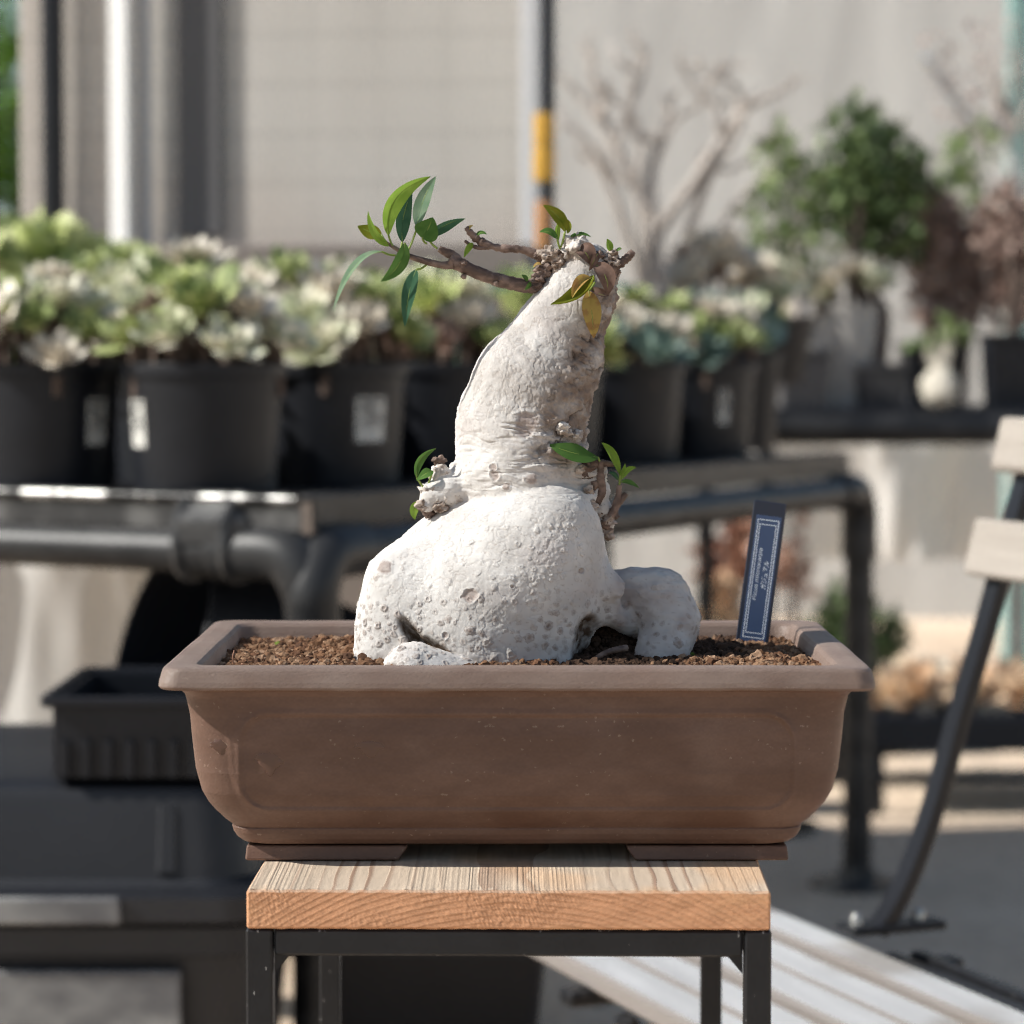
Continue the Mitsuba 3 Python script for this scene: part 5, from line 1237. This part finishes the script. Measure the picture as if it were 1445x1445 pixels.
# ------------------------------------------------------------------ plant tag
t = thing('plant_tag', 'navy blue plant label stuck upright in the soil at right', 'plant label')
YTG = 1.60
bl, br, tl = W(1037, 912, YTG), W(1083, 918, YTG), W(1068, 706, YTG)
ex_ = (br - bl); TW = np.linalg.norm(ex_); ex_ /= TW; ez_ = tl - bl; ez_ -= ex_ * (ez_ @ ex_); TL = np.linalg.norm(ez_); ez_ /= TL; ey_ = np.cross(ez_, ex_)
lean = np.array([0, 0.03, 0])
ez_ = ez_ + lean; ez_ /= np.linalg.norm(ez_); ey_ = np.cross(ez_, ex_)


def tg_(m_): return placed(m_, bl, ex_, ez_, -ey_)       # local x across, y up the tag, z towards the camera


add('stake', tg_(cbox([0, -0.03, -0.0012], [TW, TL, 0], 0.0004)), 'tag_navy', t)
sx0, sx1, sy0, sy1 = TW * 0.13, TW * 0.90, TL * 0.045, TL * 0.905
st = add('sticker', tg_(cbox([sx0, sy0, 0.00002], [sx1, sy1, 0.00022], 0.00008)), 'tag_sticker', t)


def frame_(i0, th):
    a0, a1, b0_, b1_ = sx0 + i0, sx1 - i0, sy0 + i0 * 2.1, sy1 - i0 * 2.1; z_ = (0.00024, 0.0003)
    return [cbox([a0, b0_, z_[0]], [a0 + th, b1_, z_[1]], 0.00001), cbox([a1 - th, b0_, z_[0]], [a1, b1_, z_[1]], 0.00001), cbox([a0 + th, b0_, z_[0]], [a1 - th, b0_ + th, z_[1]], 0.00001), cbox([a0 + th, b1_ - th, z_[0]], [a1 - th, b1_, z_[1]], 0.00001)]


add('border_line', tg_(join(frame_(0.0011, 0.00046))), 'tag_print', st)
add('border_line', tg_(join(frame_(0.0024, 0.0004))), 'tag_print', st)
tm = meshkit.text_mesh('Ficus microcarpa', 0.0021, 0.00006)
v = np.array(tm.vertices); v[:, 0] *= 0.0305 / v[:, 0].max(); v[:, 0] += 0.2 * v[:, 1]
add('lettering', tg_(trimesh.Trimesh(np.stack([TW * 0.44 - v[:, 1], TL * 0.325 + v[:, 0], v[:, 2] + 0.00024], 1), tm.faces, process=False)), 'tag_print', st)
kana = [[[(.1, .7), (.75, .7), (.65, .1), (.5, .15)], [(.4, .95), (.35, .5), (.1, .05)], [(.78, 1.02), (.86, .86)], [(.93, 1.04), (1.0, .88)]],
        [[(.2, .85), (.4, .75)], [(.1, .6), (.3, .5)], [(.15, .05), (.6, .25), (.85, .65)], [(.7, 1.0), (.77, .86)], [(.86, 1.02), (.93, .88)]],
        [[(.25, .5), (.65, .5), (.6, .1)], [(.1, .1), (.9, .1)]], [[(.1, .85), (.85, .85), (.5, .4)], [(.35, .5), (.6, .2)]], [[(.3, .85), (.3, .4), (.05, .05)], [(.55, .9), (.55, .1), (.95, .5)]]]
strokes = []
for i, ch in enumerate(kana):
    for st_ in ch:
        for (a0, b0_), (a1, b1_) in zip(st_[:-1], st_[1:]):
            q0, q1 = [np.array([TW * 0.70 - b_ * 0.0032, TL * 0.405 + (i + a_ + 0.2 * b_) * 0.0033, 0.00027]) for a_, b_ in ((a0, b0_), (a1, b1_))]
            strokes.append(bar(q0, q1, 0.00034, 0.00006, 0.00001, side=np.cross([0, 0, 1], q1 - q0)))
add('lettering', tg_(join(strokes)), 'tag_print', st)
